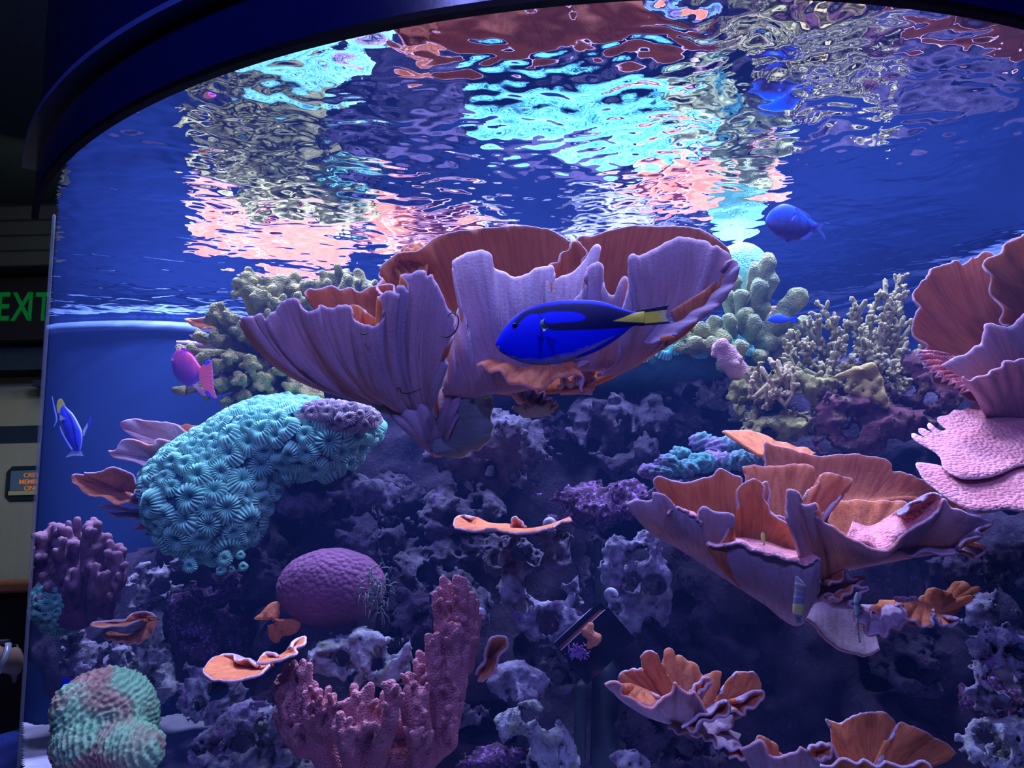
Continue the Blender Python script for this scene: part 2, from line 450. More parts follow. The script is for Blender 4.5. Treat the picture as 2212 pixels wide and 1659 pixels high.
# ------------------------------------------------------------------ the tank
def catmull(pts, n, closed=False):
    pts = np.array(pts, float); m = len(pts)
    if m == 2:
        t = np.linspace(0, 1, n)[:, None]; return pts[0] * (1 - t) + pts[1] * t
    if m == 1: return np.repeat(pts, n, 0)
    Q = np.vstack([2 * pts[0] - pts[1], pts, 2 * pts[-1] - pts[-2]])
    d = np.linalg.norm(np.diff(pts, axis=0), axis=1); d = np.maximum(d, 1e-9)
    cum = np.concatenate([[0], np.cumsum(d)]); s = np.linspace(0, cum[-1], n)
    k = np.clip(np.searchsorted(cum, s, side='right') - 1, 0, m - 2)
    t = ((s - cum[k]) / d[k])[:, None]
    p0, p1, p2, p3 = Q[k], Q[k + 1], Q[k + 2], Q[k + 3]
    return .5 * ((2 * p1) + (-p0 + p2) * t + (2 * p0 - 5 * p1 + 4 * p2 - p3) * t * t + (-p0 + 3 * p1 - 3 * p2 + p3) * t ** 3)

al = math.atan2(TCX, TCY); be = math.asin(TR / math.hypot(TCX, TCY))
tt = math.sqrt(TCX ** 2 + TCY ** 2 - TR ** 2)
TPX, TPY = tt * math.sin(al - be), tt * math.cos(al - be)          # where the sight line grazes the left side
a0 = math.atan2(TPX - TCX, TCY - TPY)                              # angle of that point, 0 = nearest
a1 = math.acos((TCY - 1.6) / TR)
front = [(TCX + TR * math.sin(a), TCY - TR * math.cos(a)) for a in np.linspace(a0, a1, 96)]
back = catmull([(front[-1][0], front[-1][1]), (1.68, 1.95), (1.66, 2.28), (1.48, 2.70), (1.20, 3.06), (.7, 3.42), (0, 3.50), (-.6, 3.28), (-1.15, 2.92), (-1.42, 2.80), (-1.70, 2.80), (-1.83, 2.86)], 90)[1:]
ex = (TPX * 1.66 - .012, TPY * 1.66)
side = catmull([(back[-1][0], back[-1][1]), (ex[0] + .0, ex[1]), (TPX * 1.3 - .004, TPY * 1.3), (front[0][0], front[0][1])], 20)[1:-1]
foot = np.array(front + [tuple(x) for x in back] + [tuple(x) for x in side])
NF = len(front)
BOT = 0.72                                                          # tank floor height
BZ = EZ + H - .003               # lower edge of the black rim
WZ = EZ + H + .016
TOPZ = BZ + 0.125

def offset_loop(L, d):
    L = np.asarray(L); a = np.roll(L, 1, 0); b = np.roll(L, -1, 0); t = b - a
    n = np.stack([t[:, 1], -t[:, 0]], 1); n /= np.maximum(np.linalg.norm(n, axis=1), 1e-9)[:, None]
    return L + n * d

def wall_strip(name, loop, z0, z1, th, m, closed=False, kind='structure', parent=None):
    """an upright curved panel with thickness th outwards"""
    L = np.asarray(loop); O = offset_loop(np.asarray(foot), th)
    k = len(L)
    idx = [int(np.argmin(np.linalg.norm(foot - p, axis=1))) for p in L]
    Oo = O[idx]
    V = []
    for z in (z0, z1):
        V += [(x, y, z) for x, y in L]; V += [(x, y, z) for x, y in Oo]
    F = []
    rng = range(k if closed else k - 1)
    for i in rng:
        j = (i + 1) % k
        F += [(i, j, 2 * k + j, 2 * k + i), (k + j, k + i, 3 * k + i, 3 * k + j), (2 * k + i, 2 * k + j, 3 * k + j, 3 * k + i), (j, i, k + i, k + j)]
    o = mesh(name, V, F, m, parent)
    sp = o.modifiers.new('edge', 'EDGE_SPLIT'); sp.split_angle = 1.0
    if kind: tag(o, kind=kind)
    return o

loopF = foot[:NF]; loopB = foot[NF - 1:NF + len(back)]; loopS = np.vstack([foot[NF + len(back) - 1:], foot[:1]])
wall_strip('window_1', loopF, BOT, TOPZ, .035, M['clear'])
wall_strip('window_2', loopS, BOT, TOPZ, .035, M['clear'])
wall_strip('wall_tank', loopB, BOT, TOPZ, .03, M['backwall'])
# black painted rim, a soffit lip and an acrylic top edge with its blue light painted on
def ring(name, d0, d1, z0, z1, m, loop_idx, kind='structure'):
    A = offset_loop(foot, d0)[loop_idx]; B = offset_loop(foot, d1)[loop_idx]; k = len(A)
    V = [(x, y, z0) for x, y in A] + [(x, y, z0) for x, y in B] + [(x, y, z1) for x, y in B] + [(x, y, z1) for x, y in A]
    F = []
    for i in range(k - 1):
        for r in range(4):
            a, b = r * k, ((r + 1) % 4) * k
            F.append((a + i, a + i + 1, b + i + 1, b + i))
    F += [(0, k, 2 * k, 3 * k), (k - 1, 4 * k - 1, 3 * k - 1, 2 * k - 1)]
    o = mesh(name, V, F, m)
    sp = o.modifiers.new('edge', 'EDGE_SPLIT'); sp.split_angle = .8
    if kind: tag(o, kind=kind)
    return o
allidx = np.arange(0, NF + 6)
ring('trim_4', .036, .046, BZ, TOPZ, M['band'], allidx)
ring('trim_5', .036, .075, TOPZ, TOPZ + .012, M['band_edge'], allidx)
ring('trim_6', .02, .045, TOPZ + .012, TOPZ + .55, M['band'], allidx)
# tank floor and base cabinet
def slab(name, loop, z0, z1, m, kind='structure'):
    k = len(loop); V = [(x, y, z0) for x, y in loop] + [(x, y, z1) for x, y in loop]
    F = [tuple(range(k))[::-1], tuple(range(k, 2 * k))] + [(i, (i + 1) % k, k + (i + 1) % k, k + i) for i in range(k)]
    return tag(mesh(name, V, F, m, smooth=False), kind=kind)
m_base = simple_mat('cabinet_with_painted_blue_light', (0.03, 0.05, 0.25), .35, spec=.5)  # blue light falling on the cabinet is put into its colour
slab('trim_7', offset_loop(foot, .05), 0.0, BOT, m_base)
slab('trim_8', offset_loop(foot, .13), BOT - .06, BOT - .005, m_base)
# water: the volume of haze and the surface
ins = offset_loop(foot, -.006)
slab('water_haze', ins, BOT + .002, WZ + .03, M['haze'])
lo = foot.min(0); hi = foot.max(0)
st = .0075
gx = np.arange(lo[0] - .02, hi[0] + .02, st); gy = np.arange(lo[1] - .02, hi[1] + .02, st)
G = np.stack(np.meshgrid(gx, gy, indexing='ij'), -1)
G3 = np.concatenate([G, np.zeros(G.shape[:2] + (1,))], -1)
w1 = fbm(G3 * np.array([3.2, 4.5, 1]), 2, 5) - .5
rot = np.array([[.82, .57, 0], [-.57, .82, 0], [0, 0, 1]])
w2 = fbm((G3 * np.array([12, 16, 1])) @ rot + 2.0 * w1[..., None], 1, 9) - .5
w3 = fbm((G3 * np.array([32, 42, 1])) @ rot.T + 3.0 * w2[..., None], 1, 12) - .5
w4 = fbm(G3 * np.array([62, 75, 1]) + 3.0 * w3[..., None], 1, 14) - .5
calm = np.clip(1.15 - .75 * np.clip((G[..., 0] - .9) / .7, 0, 1), .3, 1)
Z = WZ + calm * (.010 * w1 + .0050 * w2 + .0027 * w3 + .0009 * w4)
def inside(pt, L):
    x, y = pt[..., 0], pt[..., 1]; r = np.zeros(x.shape, bool); n = len(L)
    for i in range(n):
        x1, y1 = L[i]; x2, y2 = L[(i + 1) % n]
        c = ((y1 > y) != (y2 > y))
        if abs(y2 - y1) < 1e-12: continue
        r ^= c & (x < (x2 - x1) * (y - y1) / (y2 - y1) + x1)
    return r
wloop = foot.copy(); o28 = offset_loop(foot, .028)
wgt = np.clip((np.arange(NF + 3) - 1) / 10, 0, 1)[:, None]
wloop[:NF + 3] = foot[:NF + 3] * (1 - wgt) + o28[:NF + 3] * wgt
insd = inside(G, wloop)
nx_, ny_ = insd.shape
ID = np.arange(nx_ * ny_).reshape(nx_, ny_)
ok = insd[:-1, :-1] & insd[1:, :-1] & insd[1:, 1:] & insd[:-1, 1:]
Q = np.stack([ID[:-1, :-1][ok], ID[1:, :-1][ok], ID[1:, 1:][ok], ID[:-1, 1:][ok]], 1)
used, inv = np.unique(Q, return_inverse=True)
Vw = np.stack([G[..., 0].ravel(), G[..., 1].ravel(), Z.ravel()], 1)[used]
tag(mesh('water_surface', Vw, inv.reshape(-1, 4), M['water'], origin=(0, 2, WZ)), kind='structure')
# sand bed
st = .012
gx = np.arange(lo[0], hi[0], st); gy = np.arange(lo[1], hi[1], st)
G = np.stack(np.meshgrid(gx, gy, indexing='ij'), -1)
G3 = np.concatenate([G, np.zeros(G.shape[:2] + (1,))], -1)
Z = EZ - .775 + .05 * (fbm(G3 * 3, 3, 21) - .5) + .012 * (fbm(G3 * 16, 2, 22) - .5)
insd = inside(G, offset_loop(foot, -.002)); ID = np.arange(insd.size).reshape(insd.shape)
ok = insd[:-1, :-1] & insd[1:, :-1] & insd[1:, 1:] & insd[:-1, 1:]
Q = np.stack([ID[:-1, :-1][ok], ID[1:, :-1][ok], ID[1:, 1:][ok], ID[:-1, 1:][ok]], 1)
used, inv = np.unique(Q, return_inverse=True)
Vs = np.stack([G[..., 0].ravel(), G[..., 1].ravel(), Z.ravel()], 1)[used]
tag(mesh('sand', Vs, inv.reshape(-1, 4), M['sand']), 'pale blue-white sand bed on the tank bottom', 'sand', kind='stuff')

# ------------------------------------------------------------------ plate corals: thin ruffled sheets between a base line and a rim line
RN = np.random.default_rng(4)
_sheet_no = [0]
EYE = np.array([0, 0, EZ])
def px3(pts, Y):
    return np.array([P(p[0], p[1], p[2] if len(p) > 2 else Y) for p in pts])

def sheet(parent, rim, base, Yr, Yb, show='out', name='plate', t=.007, rows=22, bow=(0, 0, 0), ruf=.006, rufn=5, jag=.004, ridge=.0012,
          mi='pl_in', mo='pl_out', label=None, dens=5.0, curl=0.0, flare=1.0, lobes=0.0, lobn=6, lay=0.0):
    _sheet_no[0] += 1; sd = _sheet_no[0] * 7.31
    fd = DM.get(parent.name, lambda y: y)
    rim = [tuple(p[:2]) + (fd(p[2]),) if len(p) > 2 else p for p in rim]; Yr = fd(Yr); Yb = fd(Yb)
    if lay:
        yc = np.mean([p[1] for p in rim]); rim = [(p[0], p[1], Yr + (yc - p[1]) * lay) for p in rim]; base = [(p[0], p[1], Yb + (yc - p[1]) * lay) for p in base]
    R = px3(rim, Yr); B = px3(base, Yb)
    ln = np.linalg.norm(np.diff(R, axis=0), axis=1).sum()
    n = int(np.clip(ln / pxm(Yr) / dens, 14, 420))
    R = catmull(R, n); B = catmull(B, n) if len(B) > 2 else catmull(B, n)
    v = np.linspace(0, 1, rows)[None, :, None]
    u = np.linspace(0, 1, n)[:, None, None]
    s = v ** flare
    X = B[:, None] * (1 - s) + R[:, None] * s
    bw = np.array(bow, float); X = X + bw * (4 * v * (1 - v))
    def normals(X):
        du = np.gradient(X, axis=0); dv = np.gradient(X, axis=1)
        nn = np.cross(du, dv); return nn / np.maximum(np.linalg.norm(nn, axis=2), 1e-9)[..., None]
    N_ = normals(X)
    uu = u[..., 0] * ln; vv = v[..., 0]
    q = np.stack([uu * 9 + sd + 0 * vv, vv * 1.2 + 0 * uu, np.full((n, rows), sd)], -1)
    big = fbm(q, 2, 31) - .5
    q2 = np.stack([uu * 160 + 6 * big, vv * 5 + 0 * uu, np.full((n, rows), sd + 3)], -1)
    fine = fbm(q2, 2, 35) - .5
    q3 = np.stack([uu * 40 + 0 * vv, vv * 2 + 0 * uu, np.full((n, rows), sd + 9)], -1)
    mid = fbm(q3, 2, 37) - .5
    wv = vv ** 1.6
    disp = ruf * wv * (np.sin(2 * PI * rufn * u[..., 0] + 8 * big + sd) * .8 + 2.2 * big) + ridge * (2 * fine * (.25 + .75 * vv)) + ruf * .5 * mid * wv
    X = X + N_ * disp[..., None]
    rad = R - B; rl = np.maximum(np.linalg.norm(rad, axis=1), 1e-6); rad = rad / rl[:, None]
    jn = np.stack([uu[:, 0] * 75, np.full(n, sd), np.zeros(n)], -1)
    jj = jag * 2 * (fbm(jn, 3, 41) - .5)
    if lobes: jj = jj - lobes * np.abs(np.sin(PI * lobn * u[:, 0, 0])) ** 6
    X = X + rad[:, None] * (jj[:, None] * (vv ** 3))[..., None]
    if curl: X[..., 2] += curl * (vv ** 6)
    N_ = normals(X)
    c = X.reshape(-1, 3).mean(0)
    facing = np.sign(((EYE - c)[None] * N_.reshape(-1, 3)).sum(1).mean()) or 1
    th = t * .5 * np.minimum(1, (1.04 - vv) * 7) ** .5
    A = X + facing * N_ * th[..., None]; C = X - facing * N_ * th[..., None]      # A: the side towards the viewer
    V = np.concatenate([A.reshape(-1, 3), C.reshape(-1, 3)])
    I = np.arange(n * rows).reshape(n, rows); K = n * rows
    qa = np.stack([I[:-1, :-1], I[1:, :-1], I[1:, 1:], I[:-1, 1:]], -1).reshape(-1, 4)
    if facing < 0: qa = qa[:, ::-1]
    qb = qa[:, ::-1] + K
    def strip(a, b_):
        z = np.stack([a[:-1], a[1:], b_[1:], b_[:-1]], 1)
        return z
    e1 = strip(I[:, -1], I[:, -1] + K); e2 = strip(I[:, 0] + K, I[:, 0]); e3 = strip(I[0] + 0, I[0] + K); e4 = strip(I[-1] + K, I[-1])
    if facing < 0: e1, e2, e3, e4 = [z[:, ::-1] for z in (e1, e2, e3, e4)]
    F = np.concatenate([qa, qb, e1, e2, e3, e4])
    ia, ib = (0, 1) if show == 'in' else (1, 0)
    miv = np.concatenate([np.full(len(qa), ia), np.full(len(qb), ib), np.full(len(e1), 0), np.full(len(F) - len(qa) - len(qb) - len(e1), ia)])
    # a pale growing margin of constant width
    wdt = np.clip(rl / .05, .35, 3.0)[:, None]
    ed = 1 - (1 - vv) * wdt
    eu = np.minimum(u[..., 0], 1 - u[..., 0])
    at = {'edge': np.tile(ed.ravel(), 2), 'su': np.tile((uu * 120 + 5 * big).ravel(), 2), 'sv': np.tile((vv * 4 + 0 * uu).ravel(), 2)}
    o = mesh(name, V, F, [M[mi], M[mo]], parent, mi=miv, attrs=at)
    if label: o['label'] = label
    return o

DM = {}
def colony(name, px, py, Y, label, cat='coral', group=None, dm=None):
    """dm (a, b, k): every distance Y of the colony's sheets becomes b + (Y - a) * k"""
    f = (lambda y: dm[1] + (y - dm[0]) * dm[2]) if dm else (lambda y: y)
    o = empty(name, P(px, py, f(Y)), label, cat, group); DM[o.name] = f
    return o

from mathutils import geometry as mgeo
def slab_plate(parent, outline, Yf, t=.014, mi='pl_pink', mo='pl_out', step=7, und=.012, dens=4, label=None):
    """a broad flat plate: its outline filled with a fine mesh; Yf(px, py) gives the distance"""
    O_ = np.array(outline, float); n = int(np.linalg.norm(np.diff(O_, axis=0), axis=1).sum() / dens)
    O_ = catmull(np.vstack([O_, O_[:1]]), n)[:-1]
    O_ = O_ + 1.6 * (np.stack([vn(np.stack([O_[:, 0] * .12, O_[:, 1] * .12, O_[:, 0] * 0 + k], -1), 55 + k) for k in (0, 1)], -1) - .5)
    gx, gy = np.meshgrid(np.arange(O_[:, 0].min(), O_[:, 0].max(), step), np.arange(O_[:, 1].min(), O_[:, 1].max(), step))
    g = np.stack([gx.ravel(), gy.ravel()], 1); m = inside(g, O_)
    dmin = np.array([np.min(((O_ - q) ** 2).sum(1)) for q in g]); g = g[m & (dmin > (step * .6) ** 2)]
    pts = [Vector((float(a), float(b))) for a, b in np.vstack([O_, g])]
    k = len(O_); ed = [(i, (i + 1) % k) for i in range(k)]
    vs, _, fs, *_r = mgeo.delaunay_2d_cdt(pts, ed, [], 1, 1e-4)
    xy = np.array([(v.x, v.y) for v in vs]); fs = [f for f in fs if len(f) == 3]
    dd = np.sqrt(np.array([np.min(((O_ - q) ** 2).sum(1)) for q in xy]))
    W = np.array([P(x, y, Yf(x, y)) for x, y in xy])
    w = und * 2 * (fbm(W * 9, 2, 57) - .5)
    W[:, 2] += w * np.clip(dd / 25, 0, 1); 
    d = W - EYE; d /= np.linalg.norm(d, axis=1)[:, None]
    tt_ = t * np.clip(.25 + dd / 14, 0, 1)
    A = W; C = W + d * tt_[:, None] * .4 + np.array([0, 0, -1.]) * tt_[:, None]
    V = np.vstack([A, C]); K = len(W)
    cnt = {}
    for f in fs:
        for i in range(3):
            e = (f[i], f[(i + 1) % 3]); cnt[e] = 1
    F = []; mi_ = []
    for f in fs: F.append(tuple(f)); mi_.append(0)
    for f in fs: F.append(tuple(q + K for q in f[::-1])); mi_.append(1)
    for (a, b) in cnt:
        if (b, a) not in cnt: F.append((b, a, a + K, b + K)); mi_.append(0)
    ed_ = 1 - dd / 60
    o = mesh('plate', V, F, [M[mi], M[mo]], parent, mi=mi_, attrs={'edge': np.tile(ed_, 2), 'su': np.tile(xy[:, 0] * .1, 2), 'sv': np.tile(xy[:, 1] * .05, 2)})
    if label: o['label'] = label
    return o

ring('trim_11', .034, .049, BZ - .001, BZ + .010, simple_mat('black_lip', (0.001, 0.001, 0.003), .6, spec=.1), allidx)

# ------------------------------------------------------------------ the plate corals (rims traced as outlines, each sheet at its own distance)
# tall ruffled vase, left of centre
A = colony('plate_coral', 935, 970, 1.52, 'large mauve ruffled vase-shaped plate coral left of the blue and yellow fish', 'coral', dm=(1.28, 1.20, .6))
sheet(A, [(655, 640), (662, 627), (700, 620), (742, 622), (772, 628), (800, 621), (838, 614), (862, 640, 1.55), (858, 690, 1.5)], [(760, 760), (850, 800)], 1.58, 1.50, 'in', bow=(0, .05, 0), ruf=.007, rufn=7)
sheet(A, [(700, 690), (715, 672), (760, 660), (790, 672), (815, 700), (825, 740)], [(770, 790), (830, 800)], 1.45, 1.48, 'in', ruf=.01)
sheet(A, [(517, 699, 1.40), (524, 684), (548, 682), (562, 674), (574, 690), (588, 672), (600, 655), (618, 646), (638, 645), (650, 662), (668, 672), (684, 664), (690, 655), (716, 666), (735, 660), (749, 658), (757, 684), (772, 698), (801, 704), (822, 697), (833, 678), (829, 656), (819, 643), (834, 632), (857, 630), (858, 616), (872, 616), (881, 628), (879, 608), (869, 592), (890, 586), (911, 579), (920, 596), (932, 589), (939, 602), (948, 618), (958, 640), (967, 662), (981, 682), (975, 705), (970, 724), (957, 756), (966, 785)],
      [(850, 872), (870, 885), (890, 900), (912, 915), (935, 930), (950, 925), (960, 900)], 1.28, 1.50, 'out', bow=(-.02, -.01, -.035), ruf=.0045, rufn=6, jag=.006, dens=3.2, rows=34, flare=.85)
sheet(A, [(586, 770), (592, 786), (612, 800), (645, 812), (690, 822), (730, 845), (775, 868), (830, 884), (880, 905)], [(720, 770), (800, 800), (890, 850)], 1.46, 1.50, 'out', mi='pl_in', mo='pl_grn', ruf=.005, jag=.006, bow=(0, -.02, -.01))
sheet(A, [(905, 775), (940, 790), (985, 800), (1030, 815), (1045, 835), (1065, 860), (1060, 900), (1065, 935), (1045, 965), (1000, 985), (960, 985)], [(880, 850), (885, 880), (900, 920), (935, 975)], 1.52, 1.50, 'out', mi='pl_grn', mo='pl_grn', ruf=.003, rufn=3, jag=.008, ridge=.003, bow=(0, -.03, 0))
sheet(A, [(815, 868), (850, 872), (880, 850), (940, 830), (985, 850), (990, 900)], [(938, 985), (955, 985)], 1.46, 1.52, 'out', mi='pl_in', mo='pl_out', ruf=.006, jag=.002, bow=(0, -.03, 0))

# wide double cup behind the fish
B_ = colony('plate_coral', 1180, 830, 1.72, 'widest orange and mauve plate coral cup rising behind the blue and yellow fish', 'coral', dm=(1.42, 1.20, .5))
sheet(B_, [(822, 640, 1.6), (819, 600), (822, 582), (838, 566), (862, 552), (885, 546), (903, 540), (935, 520), (965, 508), (1000, 499), (1035, 496), (1060, 491), (1110, 487), (1160, 493), (1195, 503), (1228, 518), (1245, 522), (1262, 512), (1300, 500), (1350, 492), (1400, 488), (1450, 488), (1500, 496), (1535, 508), (1560, 524), (1574, 545), (1570, 590)],
      [(930, 800), (1000, 830), (1100, 850), (1250, 840), (1350, 800), (1450, 740)], 1.86, 1.74, 'in', bow=(0, .09, 0), ruf=.008, rufn=9, jag=.003, dens=4, rows=30)
sheet(B_, [(842, 580), (850, 560), (880, 540), (905, 536), (925, 548)], [(880, 640), (920, 640)], 1.92, 1.86, 'in', ruf=.006)
sheet(B_, [(860, 545), (880, 532), (900, 528), (925, 535), (935, 530), (940, 545)], [(900, 600), (940, 600)], 1.98, 1.92, 'in', ruf=.006)
sheet(B_, [(964, 800, 1.6), (975, 740), (985, 680), (1005, 640), (998, 610), (978, 585), (975, 568), (986, 558), (1015, 547), (1047, 546), (1060, 556), (1068, 578), (1091, 584), (1110, 596), (1134, 595), (1156, 584), (1178, 574), (1195, 569), (1199, 590), (1176, 607), (1205, 600), (1225, 592), (1250, 574), (1270, 555), (1285, 532), (1294, 530), (1290, 550), (1275, 580), (1250, 612), (1215, 640)],
      [(960, 850), (1000, 860), (1060, 850), (1140, 840), (1200, 800), (1230, 730)], 1.58, 1.66, 'out', bow=(0, -.03, -.02), ruf=.006, rufn=7, dens=3.5, rows=30)
sheet(B_, [(1155, 592), (1185, 580), (1215, 552), (1235, 528), (1250, 522), (1262, 540), (1258, 580)], [(1180, 640), (1260, 640)], 1.66, 1.66, 'in', ruf=.006, bow=(0, .02, 0))
sheet(B_, [(1190, 700), (1235, 650), (1262, 620), (1266, 590), (1272, 572), (1290, 565), (1302, 580), (1304, 620), (1322, 640), (1348, 600), (1362, 625), (1365, 660)], [(1200, 800), (1330, 800)], 1.50, 1.64, 'out', ruf=.006, bow=(0, -.02, 0), dens=3.5)
sheet(B_, [(1330, 700), (1352, 640), (1362, 600), (1356, 560), (1368, 550), (1380, 553), (1420, 535), (1462, 512), (1500, 514), (1530, 520), (1538, 534), (1547, 530), (1566, 541), (1578, 560), (1562, 590), (1530, 620), (1490, 645), (1450, 670)], [(1290, 810), (1350, 800), (1400, 745)], 1.44, 1.62, 'out', bow=(.02, -.02, -.02), ruf=.005, rufn=5, dens=3.5, rows=28)
sheet(B_, [(1568, 566), (1584, 560), (1597, 573), (1592, 600), (1575, 635), (1540, 672), (1500, 700), (1460, 725), (1430, 738)], [(1520, 610), (1470, 650), (1400, 690), (1380, 740)], 1.42, 1.58, 'out', ruf=.005, bow=(0, -.02, -.01), dens=3.5)
sheet(B_, [(1030, 790), (1070, 800), (1110, 825), (1150, 838), (1190, 830), (1230, 810), (1255, 820), (1262, 850)], [(1080, 770), (1240, 770)], 1.52, 1.64, 'in', mi='pl_in', mo='pl_out', ruf=.006, jag=.006)
sheet(B_, [(970, 720), (1000, 755), (1040, 790), (1100, 815), (1170, 812), (1280, 790), (1350, 790), (1400, 760), (1440, 735)], [(1000, 640), (1200, 640), (1400, 640)], 1.62, 1.72, 'in', mi='pl_out', mo='pl_out', ruf=.01, jag=.008)

# small shelf low in the shade under the cup
S_ = colony('plate_coral', 1120, 880, 1.62, 'small dim plate coral shelf in the shade below the widest cup', 'coral', dm=(1.55, 1.34, .6))
sheet(S_, [(1085, 826), (1105, 836), (1140, 838), (1175, 850), (1190, 868)], [(1120, 870), (1180, 890)], 1.55, 1.62, 'out', mi='pl_out', ruf=.008)
sheet(S_, [(1205, 835), (1215, 815), (1240, 820), (1258, 800), (1270, 785), (1285, 800), (1280, 835)], [(1210, 850), (1280, 850)], 1.55, 1.62, 'out', ruf=.008)
sheet(S_, [(1105, 880), (1130, 872), (1160, 876), (1200, 868), (1195, 885)], [(1130, 900), (1190, 895)], 1.55, 1.62, 'out', mo='pl_grn', ruf=.005)

# fan at the right frame edge
C_ = colony('plate_coral', 2180, 860, 1.5, 'upright orange fan-shaped plate coral cut by the right picture edge', 'coral')
sheet(C_, [(2420, 620), (2380, 540), (2300, 500), (2212, 512), (2190, 520), (2172, 532), (2150, 545), (2137, 543), (2112, 556), (2094, 554), (2080, 574), (2064, 566), (2050, 567), (2030, 578), (2014, 587), (2000, 594), (1990, 606), (1985, 625), (1976, 645), (1980, 665), (1970, 690), (1976, 715), (1983, 735), (1992, 755), (2002, 770), (1998, 792), (2018, 812), (2040, 830), (2070, 848), (2110, 860)],
      [(2300, 760), (2260, 740), (2200, 760), (2170, 790), (2170, 830), (2200, 860)], 1.50, 1.56, 'in', bow=(0, .03, 0), ruf=.010, rufn=12, jag=.006, dens=3.2, rows=34)
sheet(C_, [(2212, 505), (2185, 522), (2160, 545), (2135, 560), (2130, 585), (2150, 640), (2165, 690), (2180, 700)], [(2240, 640), (2240, 740)], 1.42, 1.5, 'in', ruf=.008, rufn=4)
sheet(C_, [(2030, 790), (2052, 776), (2080, 768), (2100, 752), (2122, 738), (2124, 704), (2140, 698), (2155, 704), (2185, 703), (2196, 690), (2230, 660)], [(2165, 900), (2230, 900)], 1.38, 1.5, 'out', ruf=.003, bow=(0, -.02, 0))
sheet(C_, [(2078, 812), (2100, 820), (2120, 812), (2150, 800), (2180, 782), (2240, 770)], [(2130, 900), (2240, 900)], 1.34, 1.45, 'out', ruf=.004)
sheet(C_, [(1985, 758), (1995, 775), (2005, 795), (2030, 815), (2060, 830), (2090, 850)], [(2090, 770), (2150, 830)], 1.46, 1.54, 'in', mi='pl_pink', ruf=.012, rufn=9, jag=.01)

# bumpy pink table at the right edge
D_ = colony('plate_coral', 2200, 1120, 1.4, 'bumpy pink table-shaped plate coral at the right picture edge, below the orange fan', 'coral')
slab_plate(D_, [(2400, 838), (2300, 846), (2212, 857), (2170, 862), (2137, 868), (2101, 876), (2080, 886), (2061, 885), (2048, 896), (2025, 902), (2030, 914), (2044, 926), (2030, 930), (2009, 913), (2003, 920), (2020, 938), (1992, 924), (1984, 930), (2004, 948), (1974, 935), (1968, 941), (1984, 954), (2012, 970), (2029, 984), (2040, 1010), (2080, 1030), (2140, 1025), (2212, 1000), (2300, 985), (2400, 980)],
           lambda x, y: 1.52 - (y - 850) * .0016)
slab_plate(D_, [(2400, 985), (2300, 990), (2212, 1003), (2150, 1022), (2080, 1025), (2040, 1008), (2005, 1000), (1978, 1000), (1984, 1014), (1992, 1029), (2012, 1048), (2030, 1062), (2060, 1082), (2100, 1098), (2140, 1100), (2170, 1096), (2212, 1101), (2300, 1110), (2400, 1105)],
           lambda x, y: 1.30 - (y - 1000) * .0012)

# big rosette, right
E_ = colony('plate_coral', 1740, 1330, 1.38, 'big open rosette of salmon plate coral right of centre, below the yellow-green rock', 'coral')
sheet(E_, [(1562, 936), (1580, 930), (1602, 932), (1625, 930), (1660, 945), (1700, 958), (1740, 968), (1762, 978)], [(1640, 985), (1740, 1000)], 1.58, 1.50, 'in', ruf=.003, mi='pl_small')
sheet(E_, [(1655, 1010), (1650, 975), (1652, 953), (1668, 962), (1700, 966), (1740, 978), (1790, 985), (1830, 980), (1870, 984), (1905, 990), (1925, 1002), (1930, 1018), (1955, 1020), (1985, 1032), (2020, 1045), (2060, 1058), (2095, 1068), (2118, 1066), (2125, 1075), (2112, 1092), (2080, 1100), (2030, 1095)],
      [(1720, 1090), (1780, 1110), (1850, 1095), (1950, 1075), (2010, 1085)], 1.46, 1.42, 'in', ruf=.003, rufn=3, dens=3.2, bow=(0, .02, -.01))
sheet(E_, [(1790, 1130), (1800, 1090), (1830, 1080), (1880, 1082), (1930, 1080), (1955, 1085), (1960, 1110), (1940, 1130)], [(1830, 1170), (1900, 1170)], 1.40, 1.36, 'in', ruf=.004)
sheet(E_, [(1440, 1090), (1418, 1045), (1424, 1034), (1450, 1040), (1490, 1040), (1530, 1030), (1545, 1012), (1556, 1008), (1580, 1022), (1600, 1030), (1605, 1045), (1635, 1048), (1655, 1042), (1660, 1060), (1658, 1090), (1672, 1108), (1705, 1125), (1738, 1185)], [(1520, 1140), (1600, 1190), (1700, 1200)], 1.32, 1.34, 'in', ruf=.004, rufn=3, dens=3, bow=(0, .03, -.02))
sheet(E_, [(1610, 1060), (1612, 1022), (1605, 1008), (1625, 1006), (1660, 1008), (1700, 1004), (1740, 1005), (1756, 1013), (1758, 1030), (1748, 1060), (1738, 1085)], [(1650, 1150), (1720, 1160)], 1.38, 1.36, 'in', ruf=.003)
sheet(E_, [(1735, 1085), (1745, 1060), (1765, 1045), (1775, 1024), (1790, 1020), (1815, 1030), (1841, 1036), (1830, 1055), (1810, 1075), (1785, 1098), (1770, 1110)], [(1690, 1200), (1730, 1200)], 1.34, 1.34, 'in', ruf=.004, dens=3)
sheet(E_, [(1590, 1100), (1600, 1050), (1625, 1035), (1650, 1050), (1660, 1100), (1700, 1130), (1735, 1180), (1700, 1200)], [(1600, 1200), (1680, 1215)], 1.27, 1.32, 'in', ruf=.004)
